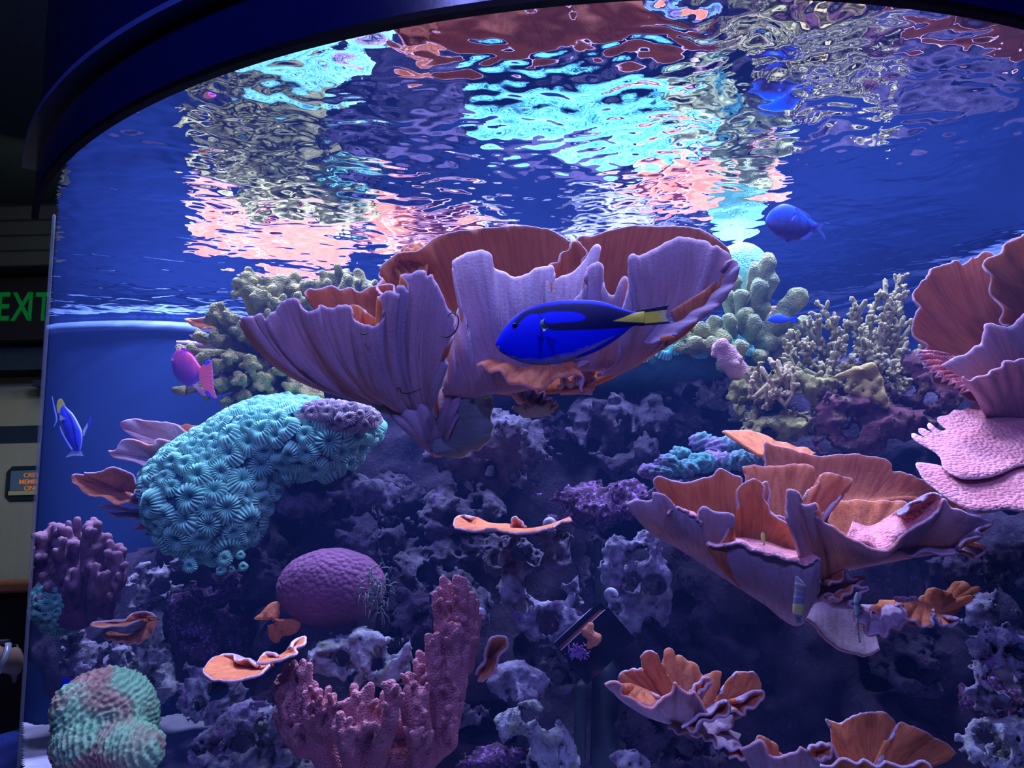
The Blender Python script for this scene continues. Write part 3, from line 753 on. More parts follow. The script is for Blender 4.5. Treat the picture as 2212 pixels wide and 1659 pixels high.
sheet(E_, [(1352, 1088), (1370, 1078), (1395, 1082), (1410, 1078), (1412, 1064), (1432, 1066), (1450, 1082), (1462, 1098), (1490, 1112), (1508, 1122), (1512, 1100), (1522, 1094), (1545, 1106), (1582, 1110), (1576, 1124), (1568, 1150), (1545, 1180), (1530, 1172), (1548, 1183), (1590, 1173), (1625, 1188), (1660, 1196), (1700, 1206), (1740, 1217), (1769, 1203), (1772, 1230)],
      [(1440, 1165), (1480, 1190), (1530, 1222), (1590, 1262), (1650, 1300), (1700, 1340), (1730, 1345), (1748, 1300)], 1.20, 1.30, 'out', ruf=.004, rufn=3, jag=.003, dens=2.8, rows=30, bow=(-.005, -.02, -.01))
sheet(E_, [(1440, 1112), (1462, 1100), (1490, 1112), (1510, 1126), (1512, 1135)], [(1440, 1095), (1500, 1110)], 1.20, 1.27, 'in', mi='pl_pink', ruf=.002)
sheet(E_, [(1532, 1176), (1550, 1184), (1590, 1174), (1625, 1189), (1660, 1197), (1700, 1207), (1740, 1218), (1768, 1206)], [(1545, 1168), (1600, 1165), (1650, 1172), (1700, 1188), (1750, 1196)], 1.19, 1.28, 'in', mi='pl_pink', ruf=.002, jag=.002, rows=12)
sheet(E_, [(1700, 1120), (1702, 1070), (1706, 1058), (1730, 1068), (1738, 1090), (1760, 1085), (1768, 1100), (1757, 1106), (1775, 1125), (1800, 1138), (1830, 1158), (1865, 1174), (1895, 1184), (1920, 1180), (1945, 1158), (1975, 1138), (2010, 1122), (2035, 1098), (2042, 1080), (2055, 1095), (2085, 1108), (2125, 1120), (2147, 1128), (2130, 1140), (2112, 1146), (2122, 1156), (2090, 1165), (2070, 1180)],
      [(1745, 1290), (1760, 1300), (1780, 1260), (1830, 1230), (1900, 1215), (1980, 1200), (2040, 1190)], 1.18, 1.30, 'out', ruf=.004, rufn=3, dens=2.8, rows=28, bow=(0, -.015, 0))
sheet(E_, [(1830, 1158), (1865, 1172), (1895, 1182), (1922, 1178), (1950, 1152), (1980, 1134), (2012, 1118), (2036, 1095), (2040, 1076), (2025, 1068), (2005, 1066), (1990, 1075), (1965, 1095), (1940, 1115)], [(1840, 1130), (1880, 1140), (1920, 1120), (1940, 1110)], 1.19, 1.30, 'in', mi='pl_pink', ruf=.004, jag=.003, dens=3)
sheet(E_, [(1905, 1190), (1960, 1200), (2010, 1195), (2060, 1200), (2120, 1205), (2130, 1190), (2080, 1165)], [(1940, 1160), (2050, 1150)], 1.22, 1.30, 'out', ruf=.004)

# lower shelves of the same reef shoulder
F1 = colony('plate_coral', 1800, 1400, 1.34, 'stack of dim mauve plate coral shelves hanging under the big salmon rosette', 'coral')
sheet(F1, [(1590, 1240), (1640, 1265), (1700, 1310), (1760, 1360), (1810, 1400), (1860, 1420), (1900, 1400)], [(1650, 1230), (1760, 1270), (1880, 1330)], 1.36, 1.42, 'out', mo='pl_out', ruf=.005, rufn=3, jag=.006)
sheet(F1, [(1790, 1265), (1810, 1255), (1825, 1235), (1840, 1245), (1870, 1250), (1855, 1270), (1820, 1285), (1780, 1290)], [(1750, 1250), (1760, 1300)], 1.24, 1.32, 'out', ruf=.005)
sheet(F1, [(1790, 1296), (1820, 1290), (1845, 1270), (1865, 1265), (1875, 1272), (1860, 1290), (1840, 1302), (1850, 1312)], [(1770, 1290), (1800, 1310)], 1.20, 1.30, 'out', ruf=.004, label='pale lavender shelf')
sheet(F1, [(1850, 1320), (1860, 1345), (1878, 1368), (1900, 1375), (1930, 1362), (1960, 1352), (1990, 1345)], [(1860, 1310), (1930, 1310)], 1.20, 1.30, 'out', ruf=.006)
sheet(F1, [(1885, 1312), (1910, 1340), (1940, 1345), (1980, 1340)], [(1900, 1300), (1960, 1300)], 1.26, 1.32, 'in', ruf=.005)
F2 = colony('plate_coral', 1990, 1340, 1.30, 'small bright orange curled plate coral at the right, under the big rosette', 'coral')
sheet(F2, [(1985, 1295), (1998, 1285), (2005, 1272), (2030, 1272), (2050, 1282), (2055, 1292), (2095, 1290), (2085, 1305), (2050, 1325), (2025, 1330)], [(1995, 1330), (2020, 1330)], 1.30, 1.28, 'in', ruf=.004, dens=3)
sheet(F2, [(2050, 1282), (2055, 1265), (2075, 1255), (2095, 1268), (2112, 1270), (2105, 1282), (2070, 1292)], [(2040, 1300), (2070, 1300)], 1.34, 1.32, 'in', ruf=.003, dens=3)
sheet(F2, [(1925, 1290), (1950, 1288), (1980, 1290), (1995, 1310)], [(1960, 1310), (1990, 1325)], 1.26, 1.26, 'out', ruf=.003, dens=3)
sheet(F2, [(1935, 1312), (1945, 1305), (1950, 1318), (1960, 1335), (1980, 1348), (2000, 1357), (2014, 1352), (2018, 1340), (2016, 1325)], [(1975, 1302), (1998, 1304), (2008, 1316)], 1.16, 1.20, 'in', mi='pl_small', ruf=.003, jag=.002, dens=2.5)
sheet(F2, [(2012, 1318), (2020, 1335), (2035, 1350), (2052, 1354), (2068, 1350), (2072, 1340), (2062, 1334), (2045, 1337)], [(2012, 1313), (2030, 1335)], 1.16, 1.20, 'in', mi='pl_small', ruf=.002, jag=.002, dens=2.5)

# small rosette, bottom centre right
G_ = colony('plate_coral', 1500, 1610, 1.30, 'small flower-like orange plate coral rosette, lower right of centre', 'coral')
sheet(G_, [(1335, 1470), (1334, 1458), (1345, 1450), (1365, 1444), (1380, 1446), (1400, 1448), (1415, 1470)], [(1410, 1510), (1450, 1510)], 1.28, 1.28, 'in', mi='pl_small', ruf=.004, dens=2.6)
sheet(G_, [(1408, 1460), (1390, 1432), (1382, 1418), (1388, 1408), (1402, 1403), (1414, 1410), (1424, 1430), (1440, 1462)], [(1430, 1500), (1455, 1505)], 1.28, 1.27, 'in', mi='pl_small', ruf=.003, dens=2.6)
sheet(G_, [(1440, 1460), (1436, 1425), (1436, 1408), (1444, 1401), (1453, 1406), (1460, 1424), (1466, 1417), (1490, 1428), (1508, 1442), (1522, 1466)], [(1450, 1500), (1490, 1505)], 1.32, 1.28, 'in', mi='pl_in', ruf=.003, dens=2.6)
sheet(G_, [(1500, 1500), (1515, 1470), (1540, 1450), (1556, 1452), (1550, 1475), (1540, 1510)], [(1510, 1525), (1540, 1525)], 1.31, 1.28, 'in', ruf=.003)
sheet(G_, [(1548, 1512), (1562, 1485), (1580, 1460), (1598, 1450), (1620, 1450), (1632, 1455), (1641, 1470), (1641, 1485), (1625, 1496), (1590, 1510)], [(1545, 1530), (1565, 1525)], 1.27, 1.27, 'in', mi='pl_small', ruf=.003, dens=2.6)
sheet(G_, [(1590, 1512), (1620, 1502), (1640, 1490), (1650, 1495), (1646, 1512), (1632, 1525), (1612, 1535), (1606, 1542), (1585, 1538), (1570, 1532)], [(1560, 1525), (1575, 1520)], 1.22, 1.27, 'in', mi='pl_small', ruf=.003, dens=2.6)
sheet(G_, [(1470, 1566), (1480, 1562), (1500, 1556), (1512, 1545), (1540, 1535), (1560, 1518), (1568, 1510), (1576, 1520), (1568, 1545), (1550, 1553), (1520, 1560), (1498, 1580), (1482, 1574)], [(1520, 1535), (1535, 1530)], 1.17, 1.24, 'in', mi='pl_small', ruf=.003, dens=2.6)
sheet(G_, [(1493, 1498), (1500, 1485), (1515, 1472), (1530, 1462), (1533, 1472), (1520, 1485), (1505, 1495)], [(1495, 1515), (1515, 1515)], 1.22, 1.26, 'in', mi='pl_small', ruf=.002, dens=2.6)
sheet(G_, [(1305, 1478), (1312, 1472), (1332, 1476), (1345, 1482), (1345, 1498), (1362, 1508), (1385, 1520), (1410, 1526), (1426, 1515), (1432, 1512), (1450, 1498), (1456, 1474), (1466, 1488), (1485, 1494), (1500, 1492), (1510, 1515), (1530, 1540)],
      [(1350, 1515), (1390, 1540), (1430, 1556), (1470, 1565), (1500, 1570), (1515, 1560)], 1.17, 1.26, 'out', ruf=.003, rufn=5, dens=2.6, jag=.002)
sheet(G_, [(1332, 1488), (1345, 1478), (1352, 1484), (1345, 1497), (1365, 1510), (1395, 1522), (1425, 1514), (1415, 1508)], [(1360, 1480), (1400, 1495)], 1.19, 1.25, 'in', mi='pl_in', ruf=.003, dens=2.6)
sheet(G_, [(1440, 1575), (1480, 1585), (1520, 1590), (1560, 1582), (1590, 1560), (1600, 1545)], [(1480, 1550), (1560, 1540)], 1.24, 1.28, 'out', ruf=.005)
sheet(G_, [(1505, 1585), (1530, 1600), (1550, 1615), (1580, 1618), (1610, 1625), (1600, 1640), (1575, 1635)], [(1520, 1560), (1600, 1590)], 1.20, 1.28, 'out', mi='pl_small', ruf=.004, dens=3)

# rosette cut by the bottom edge
H_ = colony('plate_coral', 1850, 1700, 1.25, 'broad orange plate coral cut by the bottom picture edge, lower right', 'coral')
sheet(H_, [(1812, 1650), (1800, 1600), (1785, 1555), (1800, 1558), (1818, 1562), (1832, 1550), (1850, 1542), (1870, 1538), (1905, 1535), (1918, 1540), (1927, 1555), (1930, 1572), (1918, 1590), (1912, 1600)], [(1830, 1690), (1920, 1690)], 1.24, 1.22, 'in', mi='pl_small', ruf=.006, rufn=3, dens=3)
sheet(H_, [(1905, 1640), (1915, 1600), (1935, 1578), (1945, 1564), (1960, 1566), (1990, 1574), (2015, 1590), (2040, 1602), (2060, 1618), (2064, 1626), (2045, 1636), (2010, 1642), (1985, 1640), (1960, 1650)], [(1870, 1690), (1930, 1690)], 1.20, 1.20, 'in', mi='pl_small', ruf=.006, rufn=3, dens=3)
sheet(H_, [(1600, 1620), (1640, 1600), (1660, 1630), (1700, 1636), (1720, 1625), (1728, 1613), (1745, 1625), (1768, 1640), (1790, 1632), (1795, 1618), (1790, 1608), (1815, 1640), (1850, 1660)], [(1640, 1690), (1700, 1700), (1840, 1700)], 1.16, 1.20, 'out', ruf=.003, dens=3)
sheet(H_, [(1745, 1618), (1760, 1610), (1785, 1607), (1797, 1620), (1790, 1634), (1765, 1640)], [(1750, 1622), (1765, 1628)], 1.15, 1.18, 'in', mi='pl_small', ruf=.002, dens=2.6)
sheet(H_, [(1630, 1650), (1632, 1610), (1640, 1590), (1660, 1598), (1680, 1618), (1690, 1640)], [(1640, 1680), (1690, 1680)], 1.26, 1.24, 'in', ruf=.004, dens=3)
sheet(H_, [(1770, 1650), (1840, 1640), (1920, 1650), (2000, 1650), (2020, 1680)], [(1800, 1720), (1950, 1720)], 1.14, 1.20, 'in', mi='pl_small', ruf=.005)

# single small plates
def small(rim, base, Yr, Yb, label, show='in', mi='pl_small', **k):
    c = np.mean(np.array([q[:2] for q in base]), 0)
    o = colony('plate_coral', c[0], c[1], Yb, label, 'coral')
    sheet(o, rim, base, Yr, Yb, show, mi=mi, **k); return o
K1 = small([(560, 1437), (535, 1425), (510, 1428), (505, 1414), (485, 1414), (465, 1418), (450, 1430), (438, 1448), (442, 1458), (470, 1470), (500, 1472), (530, 1464), (560, 1455), (585, 1438)], [(560, 1446), (590, 1436)], 1.30, 1.42, 'thin bright orange plate coral with a wavy tail, below the purple dome', lay=.0028, ruf=.002, jag=.002, dens=2.6)
sheet(K1, [(600, 1420), (575, 1410), (560, 1425), (558, 1430), (580, 1431), (610, 1428), (630, 1418), (642, 1410), (640, 1402), (655, 1395), (663, 1378), (655, 1375), (640, 1380), (628, 1398)], [(600, 1422), (622, 1408)], 1.36, 1.42, 'in', mi='pl_small', lay=.002, ruf=.002, jag=.002, dens=2.4)
small([(1020, 1118), (1000, 1113), (985, 1118), (978, 1128), (985, 1140), (1010, 1148), (1050, 1143), (1090, 1146), (1120, 1152), (1160, 1150), (1190, 1140), (1215, 1128), (1235, 1122)], [(1030, 1120), (1060, 1133), (1100, 1135), (1130, 1145), (1180, 1138), (1230, 1120)], 1.42, 1.56, 'thin orange plate coral strip in the dark middle of the reef', lay=.003, ruf=.002, jag=.003, dens=3)
small([(1105, 1145), (1108, 1118), (1120, 1122), (1135, 1140)], [(1110, 1150), (1135, 1150)], 1.47, 1.50, 'tiny upright orange coral flap on the thin strip in the reef middle', ruf=.002)
K3 = small([(552, 1338), (560, 1325), (575, 1310), (600, 1302), (605, 1320), (600, 1345), (650, 1345), (640, 1362), (610, 1375), (600, 1386), (588, 1375), (578, 1352)], [(585, 1335), (600, 1345)], 1.52, 1.50, 'dull orange plate coral tucked left below the purple dome', mi='pl_in', ruf=.004, dens=3)
small([(1030, 1460), (1035, 1440), (1048, 1425), (1050, 1395), (1060, 1380), (1085, 1373), (1098, 1378), (1095, 1395), (1082, 1415), (1075, 1435), (1060, 1455), (1045, 1472), (1032, 1472)], [(1050, 1430), (1062, 1405)], 1.33, 1.40, 'narrow ragged orange fan coral right of the rose-brown finger coral', mi='pl_in', ruf=.003, jag=.004, dens=2.6)
L1 = small([(440, 965), (410, 935), (370, 915), (330, 908), (290, 905), (265, 910), (260, 920), (275, 935), (300, 950), (350, 958)], [(420, 960), (350, 960)], 1.86, 1.88, 'mauve plate coral with a long tapering edge, left of the turquoise coral', 'out', mi='pl_in', ruf=.005, jag=.003, bow=(0, 0, .0))
sheet(L1, [(430, 960), (420, 962), (410, 955), (390, 965), (378, 955), (350, 952), (335, 950), (330, 960), (300, 953), (270, 950), (255, 958), (250, 970), (234, 972), (240, 982), (280, 998), (330, 1010), (360, 1012)], [(400, 990), (380, 1005)], 1.78, 1.85, 'out', ruf=.004, jag=.004)
sheet(L1, [(380, 918), (420, 920), (450, 935), (480, 945)], [(400, 960), (470, 965)], 1.95, 1.92, 'in', ruf=.004)
L2 = small([(318, 1068), (300, 1045), (280, 1030), (255, 1012), (240, 1008), (215, 1015), (182, 1020), (182, 1026), (160, 1024), (153, 1034), (156, 1048), (180, 1065), (220, 1080), (260, 1090), (310, 1085)], [(260, 1060), (290, 1070)], 1.76, 1.85, 'brownish orange plate coral nearest the left glass edge, above the plum coral', mi='pl_in', ruf=.006, jag=.004, dens=3)
sheet(L2, [(280, 1075), (290, 1062), (305, 1055), (312, 1070), (318, 1090), (300, 1092)], [(290, 1085), (310, 1085)], 1.74, 1.80, 'in', mi='pl_pink', ruf=.004, dens=3, label='bright pink bumpy growth')
sheet(L2, [(215, 1093), (225, 1090), (270, 1098), (320, 1105), (325, 1115), (270, 1116), (230, 1108)], [(270, 1104), (320, 1110)], 1.80, 1.86, 'out', ruf=.003)
small([(290, 1140), (310, 1122), (330, 1120), (355, 1125), (358, 1145), (335, 1158), (310, 1155)], [(325, 1140), (350, 1140)], 1.78, 1.84, 'little brown-orange plate coral below the left turquoise coral edge', mi='pl_in', ruf=.003)
L4 = small([(340, 1335), (320, 1322), (285, 1328), (262, 1343), (230, 1343), (200, 1345), (198, 1350), (220, 1357), (250, 1352), (275, 1350), (300, 1340)], [(300, 1335), (335, 1340)], 1.80, 1.88, 'two-tiered orange plate coral on the dark rock at lower left', mi='pl_small', lay=.003, ruf=.002, dens=3)
sheet(L4, [(220, 1375), (240, 1385), (270, 1390), (300, 1388), (320, 1375), (335, 1355), (342, 1340)], [(235, 1365), (280, 1372), (320, 1345)], 1.80, 1.86, 'in', mi='pl_in', ruf=.003, dens=3)
# plates at the back, seen from above in the mirror of the water surface
def back_plate(cx, cy, Y, w, d, n, label, mi='pl_pink', dz=.03, tilt=.10):
    o = empty('plate_coral', P(cx, cy, Y) + np.array([0, 0, -.12]), label, 'coral')
    c = P(cx, cy, Y)
    for i in range(n):
        a = np.linspace(0, 2 * PI, 60); f = 1 - .16 * i
        rr = 1 + .16 * np.sin(5 * a + i) + .08 * np.sin(11 * a + 2 * i)
        rx = c[0] + (i % 3 - 1) * w * .12 + np.cos(a) * w * .5 * f * rr; ry = c[1] + np.sin(a) * d * .5 * f * rr
        rz = c[2] + i * dz + tilt * (ry - c[1]) + .012 * np.sin(4 * a + i)
        rim = np.stack([rx, ry, rz], 1); bs = np.array([[c[0] + (i % 3 - 1) * w * .12, c[1], c[2] + i * dz - .03]] * 60)
        n_, rows = 60, 8; v = np.linspace(0, 1, rows)[None, :, None]
        X = bs[:, None] * (1 - v) + rim[:, None] * v; X[..., 2] -= .02 * (4 * v * (1 - v))[..., 0]
        V = np.concatenate([X.reshape(-1, 3), (X - [0, 0, .01]).reshape(-1, 3)])
        I = np.arange(n_ * rows).reshape(n_, rows); K = n_ * rows
        qa = np.stack([I[:-1, :-1], I[:-1, 1:], I[1:, 1:], I[1:, :-1]], -1).reshape(-1, 4)[:, ::-1]
        F = np.concatenate([qa, qa[:, ::-1] + K, np.stack([I[:-1, -1], I[1:, -1], I[1:, -1] + K, I[:-1, -1] + K], 1)])
        mi_ = np.concatenate([np.zeros(len(qa)), np.ones(len(qa)), np.zeros(n_ - 1)])
        ed = np.tile(v[..., 0], (n_, 1)).reshape(-1)
        mesh('plate', V, F, [M[mi], M['pl_out']], o, mi=mi_, attrs={'edge': np.tile(ed, 2), 'su': np.tile(np.repeat(a * 12, rows), 2), 'sv': np.tile(ed * 3, 2)})
    return o
back_plate(620, 745, 2.45, .52, .55, 3, 'tiered orange plate coral far back at left, behind the olive branching coral', mi='pl_small')
back_plate(960, 712, 2.36, .46, .40, 5, 'stacked orange plates far back, showing as a mirror image above the cup', mi='pl_small', dz=.035)
back_plate(1560, 765, 2.28, .46, .72, 3, 'orange plate coral far back at right, mirrored above the sage-green coral', mi='pl_small', tilt=-.05)
T_ = colony('plate_coral', 430, 720, 2.02, 'small glowing orange plate tips poking left of the olive branching coral')
sheet(T_, [(455, 690), (430, 688), (398, 690), (410, 700), (425, 708), (450, 712)], [(470, 700), (475, 705)], 2.02, 2.04, 'in', mi='pl_small', ruf=.003, dens=3)
sheet(T_, [(455, 742), (430, 735), (410, 724), (420, 735), (440, 745), (462, 748)], [(480, 738), (485, 742)], 2.02, 2.04, 'in', mi='pl_small', ruf=.003, dens=3)

# ------------------------------------------------------------------ live rock
def rock(px, py, Y, rx, ry, rz=None, m='rock', seed=0, holes=(), label='rock', h=None, blobs=7, pore=.60, amp=.5, freq=None, caps=(), name='live_rock', fine=1.0):
    """px,py,Y centre; rx, ry in pixels; rz depth in pixels; holes: (dx, dy, r) in pixels from the centre, bored through from the front"""
    rng = np.random.default_rng(seed + 100)
    s = Y / FPX; C0 = P(px, py, Y); rz = rz or min(rx, ry) * .8
    R3 = np.array([rx, rz, ry]) * s
    h = h or max(min(R3) / 16, .0045)
    pad = .35 * max(R3) + .02
    v = Vol(C0 - R3 - pad, C0 + R3 + pad, h)
    right = np.array([1, 0, 0.]); 
    for i in range(blobs):
        d = rng.uniform(-1, 1, 3) * .52
        r = R3 * rng.uniform(.34, .62, 3)
        v.ell(C0 + d * R3, np.maximum(r, h * 2.5), k=min(R3) * .35)
    for (x0, y0, x1, y1, r0, r1) in caps:
        v.cap(P(px + x0, py + y0, Y - .2 * rz * s), P(px + x1, py + y1, Y - .2 * rz * s), r0 * s, r1 * s, k=.3 * min(R3))
    a = min(R3)
    f = freq or (1.5 / a)
    v.noise(a * amp, f, 3, seed, band=a * 1.4)
    if pore: v.pores(f * 1.15, pore, a * 2.2, seed + 5, band=a)
    for (dx, dy, r) in holes:
        c = P(px + dx, py + dy, Y); 
        d = ray(px + dx, py + dy); d = d / np.linalg.norm(d)
        for q in np.linspace(-1.3, .7, 9):
            v.dig(c + d * q * R3[1], r * s * (1.08 - .1 * abs(q)), k=.012)
    v.noise(a * .16 * fine, f * 4.5, 3, seed + 11, band=a * .4)
    V, Q = v.nets()
    if len(V) == 0: print('empty rock', label); return None
    o = mesh(name, V, Q, M[m])
    return tag(o, label, 'rock')

# the dark core of the reef
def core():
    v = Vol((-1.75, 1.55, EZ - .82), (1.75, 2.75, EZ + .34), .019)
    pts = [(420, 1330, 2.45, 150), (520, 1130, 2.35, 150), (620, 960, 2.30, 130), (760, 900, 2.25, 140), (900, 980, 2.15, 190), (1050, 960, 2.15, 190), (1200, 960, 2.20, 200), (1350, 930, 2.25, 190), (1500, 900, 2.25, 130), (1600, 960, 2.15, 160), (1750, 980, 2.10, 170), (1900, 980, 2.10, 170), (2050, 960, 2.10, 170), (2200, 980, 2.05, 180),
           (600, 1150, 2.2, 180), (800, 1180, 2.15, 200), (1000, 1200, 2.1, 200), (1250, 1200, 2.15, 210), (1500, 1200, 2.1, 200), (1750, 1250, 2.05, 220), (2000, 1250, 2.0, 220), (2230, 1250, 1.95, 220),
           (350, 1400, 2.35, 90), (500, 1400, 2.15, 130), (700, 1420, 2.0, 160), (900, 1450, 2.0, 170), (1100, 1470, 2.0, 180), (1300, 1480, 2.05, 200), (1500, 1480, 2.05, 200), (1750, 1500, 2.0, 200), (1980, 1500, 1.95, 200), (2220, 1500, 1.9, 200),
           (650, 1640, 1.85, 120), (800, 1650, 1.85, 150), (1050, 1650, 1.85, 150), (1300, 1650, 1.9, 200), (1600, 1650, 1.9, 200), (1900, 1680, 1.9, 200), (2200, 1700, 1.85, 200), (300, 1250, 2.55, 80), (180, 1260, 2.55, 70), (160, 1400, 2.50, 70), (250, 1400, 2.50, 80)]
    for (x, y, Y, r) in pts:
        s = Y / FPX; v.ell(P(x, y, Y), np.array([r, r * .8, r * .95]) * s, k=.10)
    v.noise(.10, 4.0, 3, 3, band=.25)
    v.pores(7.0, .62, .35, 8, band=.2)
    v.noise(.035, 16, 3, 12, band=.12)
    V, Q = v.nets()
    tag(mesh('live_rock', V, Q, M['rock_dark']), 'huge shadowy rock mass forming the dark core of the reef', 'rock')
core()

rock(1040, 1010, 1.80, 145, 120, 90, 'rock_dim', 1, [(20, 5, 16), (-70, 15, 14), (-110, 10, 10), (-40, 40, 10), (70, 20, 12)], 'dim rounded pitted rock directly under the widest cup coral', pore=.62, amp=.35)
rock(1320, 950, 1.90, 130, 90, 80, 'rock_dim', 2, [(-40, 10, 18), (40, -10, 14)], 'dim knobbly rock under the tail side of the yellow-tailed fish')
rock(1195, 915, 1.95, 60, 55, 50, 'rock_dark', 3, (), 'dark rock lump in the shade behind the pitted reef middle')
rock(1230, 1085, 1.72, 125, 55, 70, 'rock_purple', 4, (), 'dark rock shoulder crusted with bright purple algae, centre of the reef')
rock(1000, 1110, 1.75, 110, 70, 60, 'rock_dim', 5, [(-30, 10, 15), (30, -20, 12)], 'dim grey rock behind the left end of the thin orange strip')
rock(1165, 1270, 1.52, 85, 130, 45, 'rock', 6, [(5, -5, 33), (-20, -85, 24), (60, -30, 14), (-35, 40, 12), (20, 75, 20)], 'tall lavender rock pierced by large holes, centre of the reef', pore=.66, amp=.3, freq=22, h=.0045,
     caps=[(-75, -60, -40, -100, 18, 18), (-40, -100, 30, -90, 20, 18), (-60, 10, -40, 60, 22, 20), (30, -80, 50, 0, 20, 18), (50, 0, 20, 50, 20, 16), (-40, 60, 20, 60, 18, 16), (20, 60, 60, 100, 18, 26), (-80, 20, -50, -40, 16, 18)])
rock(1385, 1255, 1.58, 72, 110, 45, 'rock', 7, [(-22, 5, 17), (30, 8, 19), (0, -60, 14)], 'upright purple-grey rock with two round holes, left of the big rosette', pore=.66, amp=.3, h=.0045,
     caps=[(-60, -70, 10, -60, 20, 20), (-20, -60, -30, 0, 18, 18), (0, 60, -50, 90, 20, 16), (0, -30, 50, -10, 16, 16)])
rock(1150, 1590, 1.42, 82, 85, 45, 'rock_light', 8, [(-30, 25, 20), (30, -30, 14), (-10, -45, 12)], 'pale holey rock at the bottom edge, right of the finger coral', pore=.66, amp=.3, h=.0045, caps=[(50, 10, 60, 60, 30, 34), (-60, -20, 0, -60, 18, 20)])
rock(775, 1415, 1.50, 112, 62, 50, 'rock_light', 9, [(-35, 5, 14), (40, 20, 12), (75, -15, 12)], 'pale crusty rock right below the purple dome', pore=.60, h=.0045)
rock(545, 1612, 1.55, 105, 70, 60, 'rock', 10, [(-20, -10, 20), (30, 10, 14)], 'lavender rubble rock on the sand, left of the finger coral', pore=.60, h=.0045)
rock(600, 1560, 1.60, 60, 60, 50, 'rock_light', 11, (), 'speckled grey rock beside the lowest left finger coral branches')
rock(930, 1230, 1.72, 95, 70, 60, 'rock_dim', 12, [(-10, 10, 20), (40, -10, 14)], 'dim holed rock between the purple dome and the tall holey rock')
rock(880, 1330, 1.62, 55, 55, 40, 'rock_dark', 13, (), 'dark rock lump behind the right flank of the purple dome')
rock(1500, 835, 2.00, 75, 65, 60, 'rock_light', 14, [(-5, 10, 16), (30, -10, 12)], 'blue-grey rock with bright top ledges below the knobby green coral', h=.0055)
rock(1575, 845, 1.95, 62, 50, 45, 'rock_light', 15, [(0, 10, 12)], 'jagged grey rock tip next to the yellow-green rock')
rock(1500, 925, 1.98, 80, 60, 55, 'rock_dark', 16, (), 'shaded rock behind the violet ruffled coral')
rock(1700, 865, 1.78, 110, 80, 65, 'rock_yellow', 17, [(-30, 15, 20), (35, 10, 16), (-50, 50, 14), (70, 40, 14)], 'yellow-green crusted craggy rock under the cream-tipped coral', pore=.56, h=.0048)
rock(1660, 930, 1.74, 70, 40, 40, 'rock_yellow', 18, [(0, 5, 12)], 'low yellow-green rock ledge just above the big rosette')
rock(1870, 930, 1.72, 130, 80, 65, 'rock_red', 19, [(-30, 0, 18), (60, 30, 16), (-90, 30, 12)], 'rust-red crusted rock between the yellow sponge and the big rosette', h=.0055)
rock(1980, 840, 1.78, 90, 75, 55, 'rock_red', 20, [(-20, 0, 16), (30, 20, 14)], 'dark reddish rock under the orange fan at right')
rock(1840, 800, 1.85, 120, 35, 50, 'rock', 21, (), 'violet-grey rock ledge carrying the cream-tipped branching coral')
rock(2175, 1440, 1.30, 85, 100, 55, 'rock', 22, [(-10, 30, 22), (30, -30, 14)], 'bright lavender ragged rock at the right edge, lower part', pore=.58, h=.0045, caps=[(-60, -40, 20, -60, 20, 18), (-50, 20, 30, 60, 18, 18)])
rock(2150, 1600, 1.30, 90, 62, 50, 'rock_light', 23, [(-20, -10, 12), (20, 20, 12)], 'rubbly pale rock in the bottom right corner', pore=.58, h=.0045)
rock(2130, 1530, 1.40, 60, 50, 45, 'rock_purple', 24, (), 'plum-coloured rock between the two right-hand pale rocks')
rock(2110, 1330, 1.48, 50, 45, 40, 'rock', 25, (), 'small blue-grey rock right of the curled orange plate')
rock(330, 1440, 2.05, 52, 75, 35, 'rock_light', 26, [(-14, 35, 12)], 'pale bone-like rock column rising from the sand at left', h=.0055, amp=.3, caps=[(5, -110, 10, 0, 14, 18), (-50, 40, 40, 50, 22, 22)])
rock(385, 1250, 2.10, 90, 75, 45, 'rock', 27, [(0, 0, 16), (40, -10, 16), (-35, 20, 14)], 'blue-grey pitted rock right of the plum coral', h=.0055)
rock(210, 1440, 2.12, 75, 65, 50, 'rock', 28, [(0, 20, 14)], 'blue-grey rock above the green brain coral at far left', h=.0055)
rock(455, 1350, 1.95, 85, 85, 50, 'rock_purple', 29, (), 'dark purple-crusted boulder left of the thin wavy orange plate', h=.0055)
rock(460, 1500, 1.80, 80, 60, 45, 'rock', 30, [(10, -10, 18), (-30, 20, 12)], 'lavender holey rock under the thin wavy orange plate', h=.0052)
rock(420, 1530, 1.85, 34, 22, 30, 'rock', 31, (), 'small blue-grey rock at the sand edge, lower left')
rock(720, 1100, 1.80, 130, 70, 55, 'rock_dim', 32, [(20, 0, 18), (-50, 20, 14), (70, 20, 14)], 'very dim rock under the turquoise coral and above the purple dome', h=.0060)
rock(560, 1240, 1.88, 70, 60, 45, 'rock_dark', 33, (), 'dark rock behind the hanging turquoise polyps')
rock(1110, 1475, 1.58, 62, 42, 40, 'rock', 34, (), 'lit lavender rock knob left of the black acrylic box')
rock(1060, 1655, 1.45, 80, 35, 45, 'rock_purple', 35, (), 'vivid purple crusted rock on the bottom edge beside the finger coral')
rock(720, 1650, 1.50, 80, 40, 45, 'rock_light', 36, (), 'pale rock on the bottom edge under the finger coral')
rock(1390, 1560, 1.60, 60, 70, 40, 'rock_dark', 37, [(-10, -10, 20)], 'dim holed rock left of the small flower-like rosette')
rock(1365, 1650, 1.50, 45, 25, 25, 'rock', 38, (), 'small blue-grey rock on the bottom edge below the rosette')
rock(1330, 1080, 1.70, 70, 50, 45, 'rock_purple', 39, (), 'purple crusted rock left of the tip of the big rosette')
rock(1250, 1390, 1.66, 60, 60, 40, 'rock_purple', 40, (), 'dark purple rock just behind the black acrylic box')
rock(870, 1080, 1.90, 90, 60, 50, 'rock_dark', 41, (), 'near-black rock under the stem of the mauve vase coral')
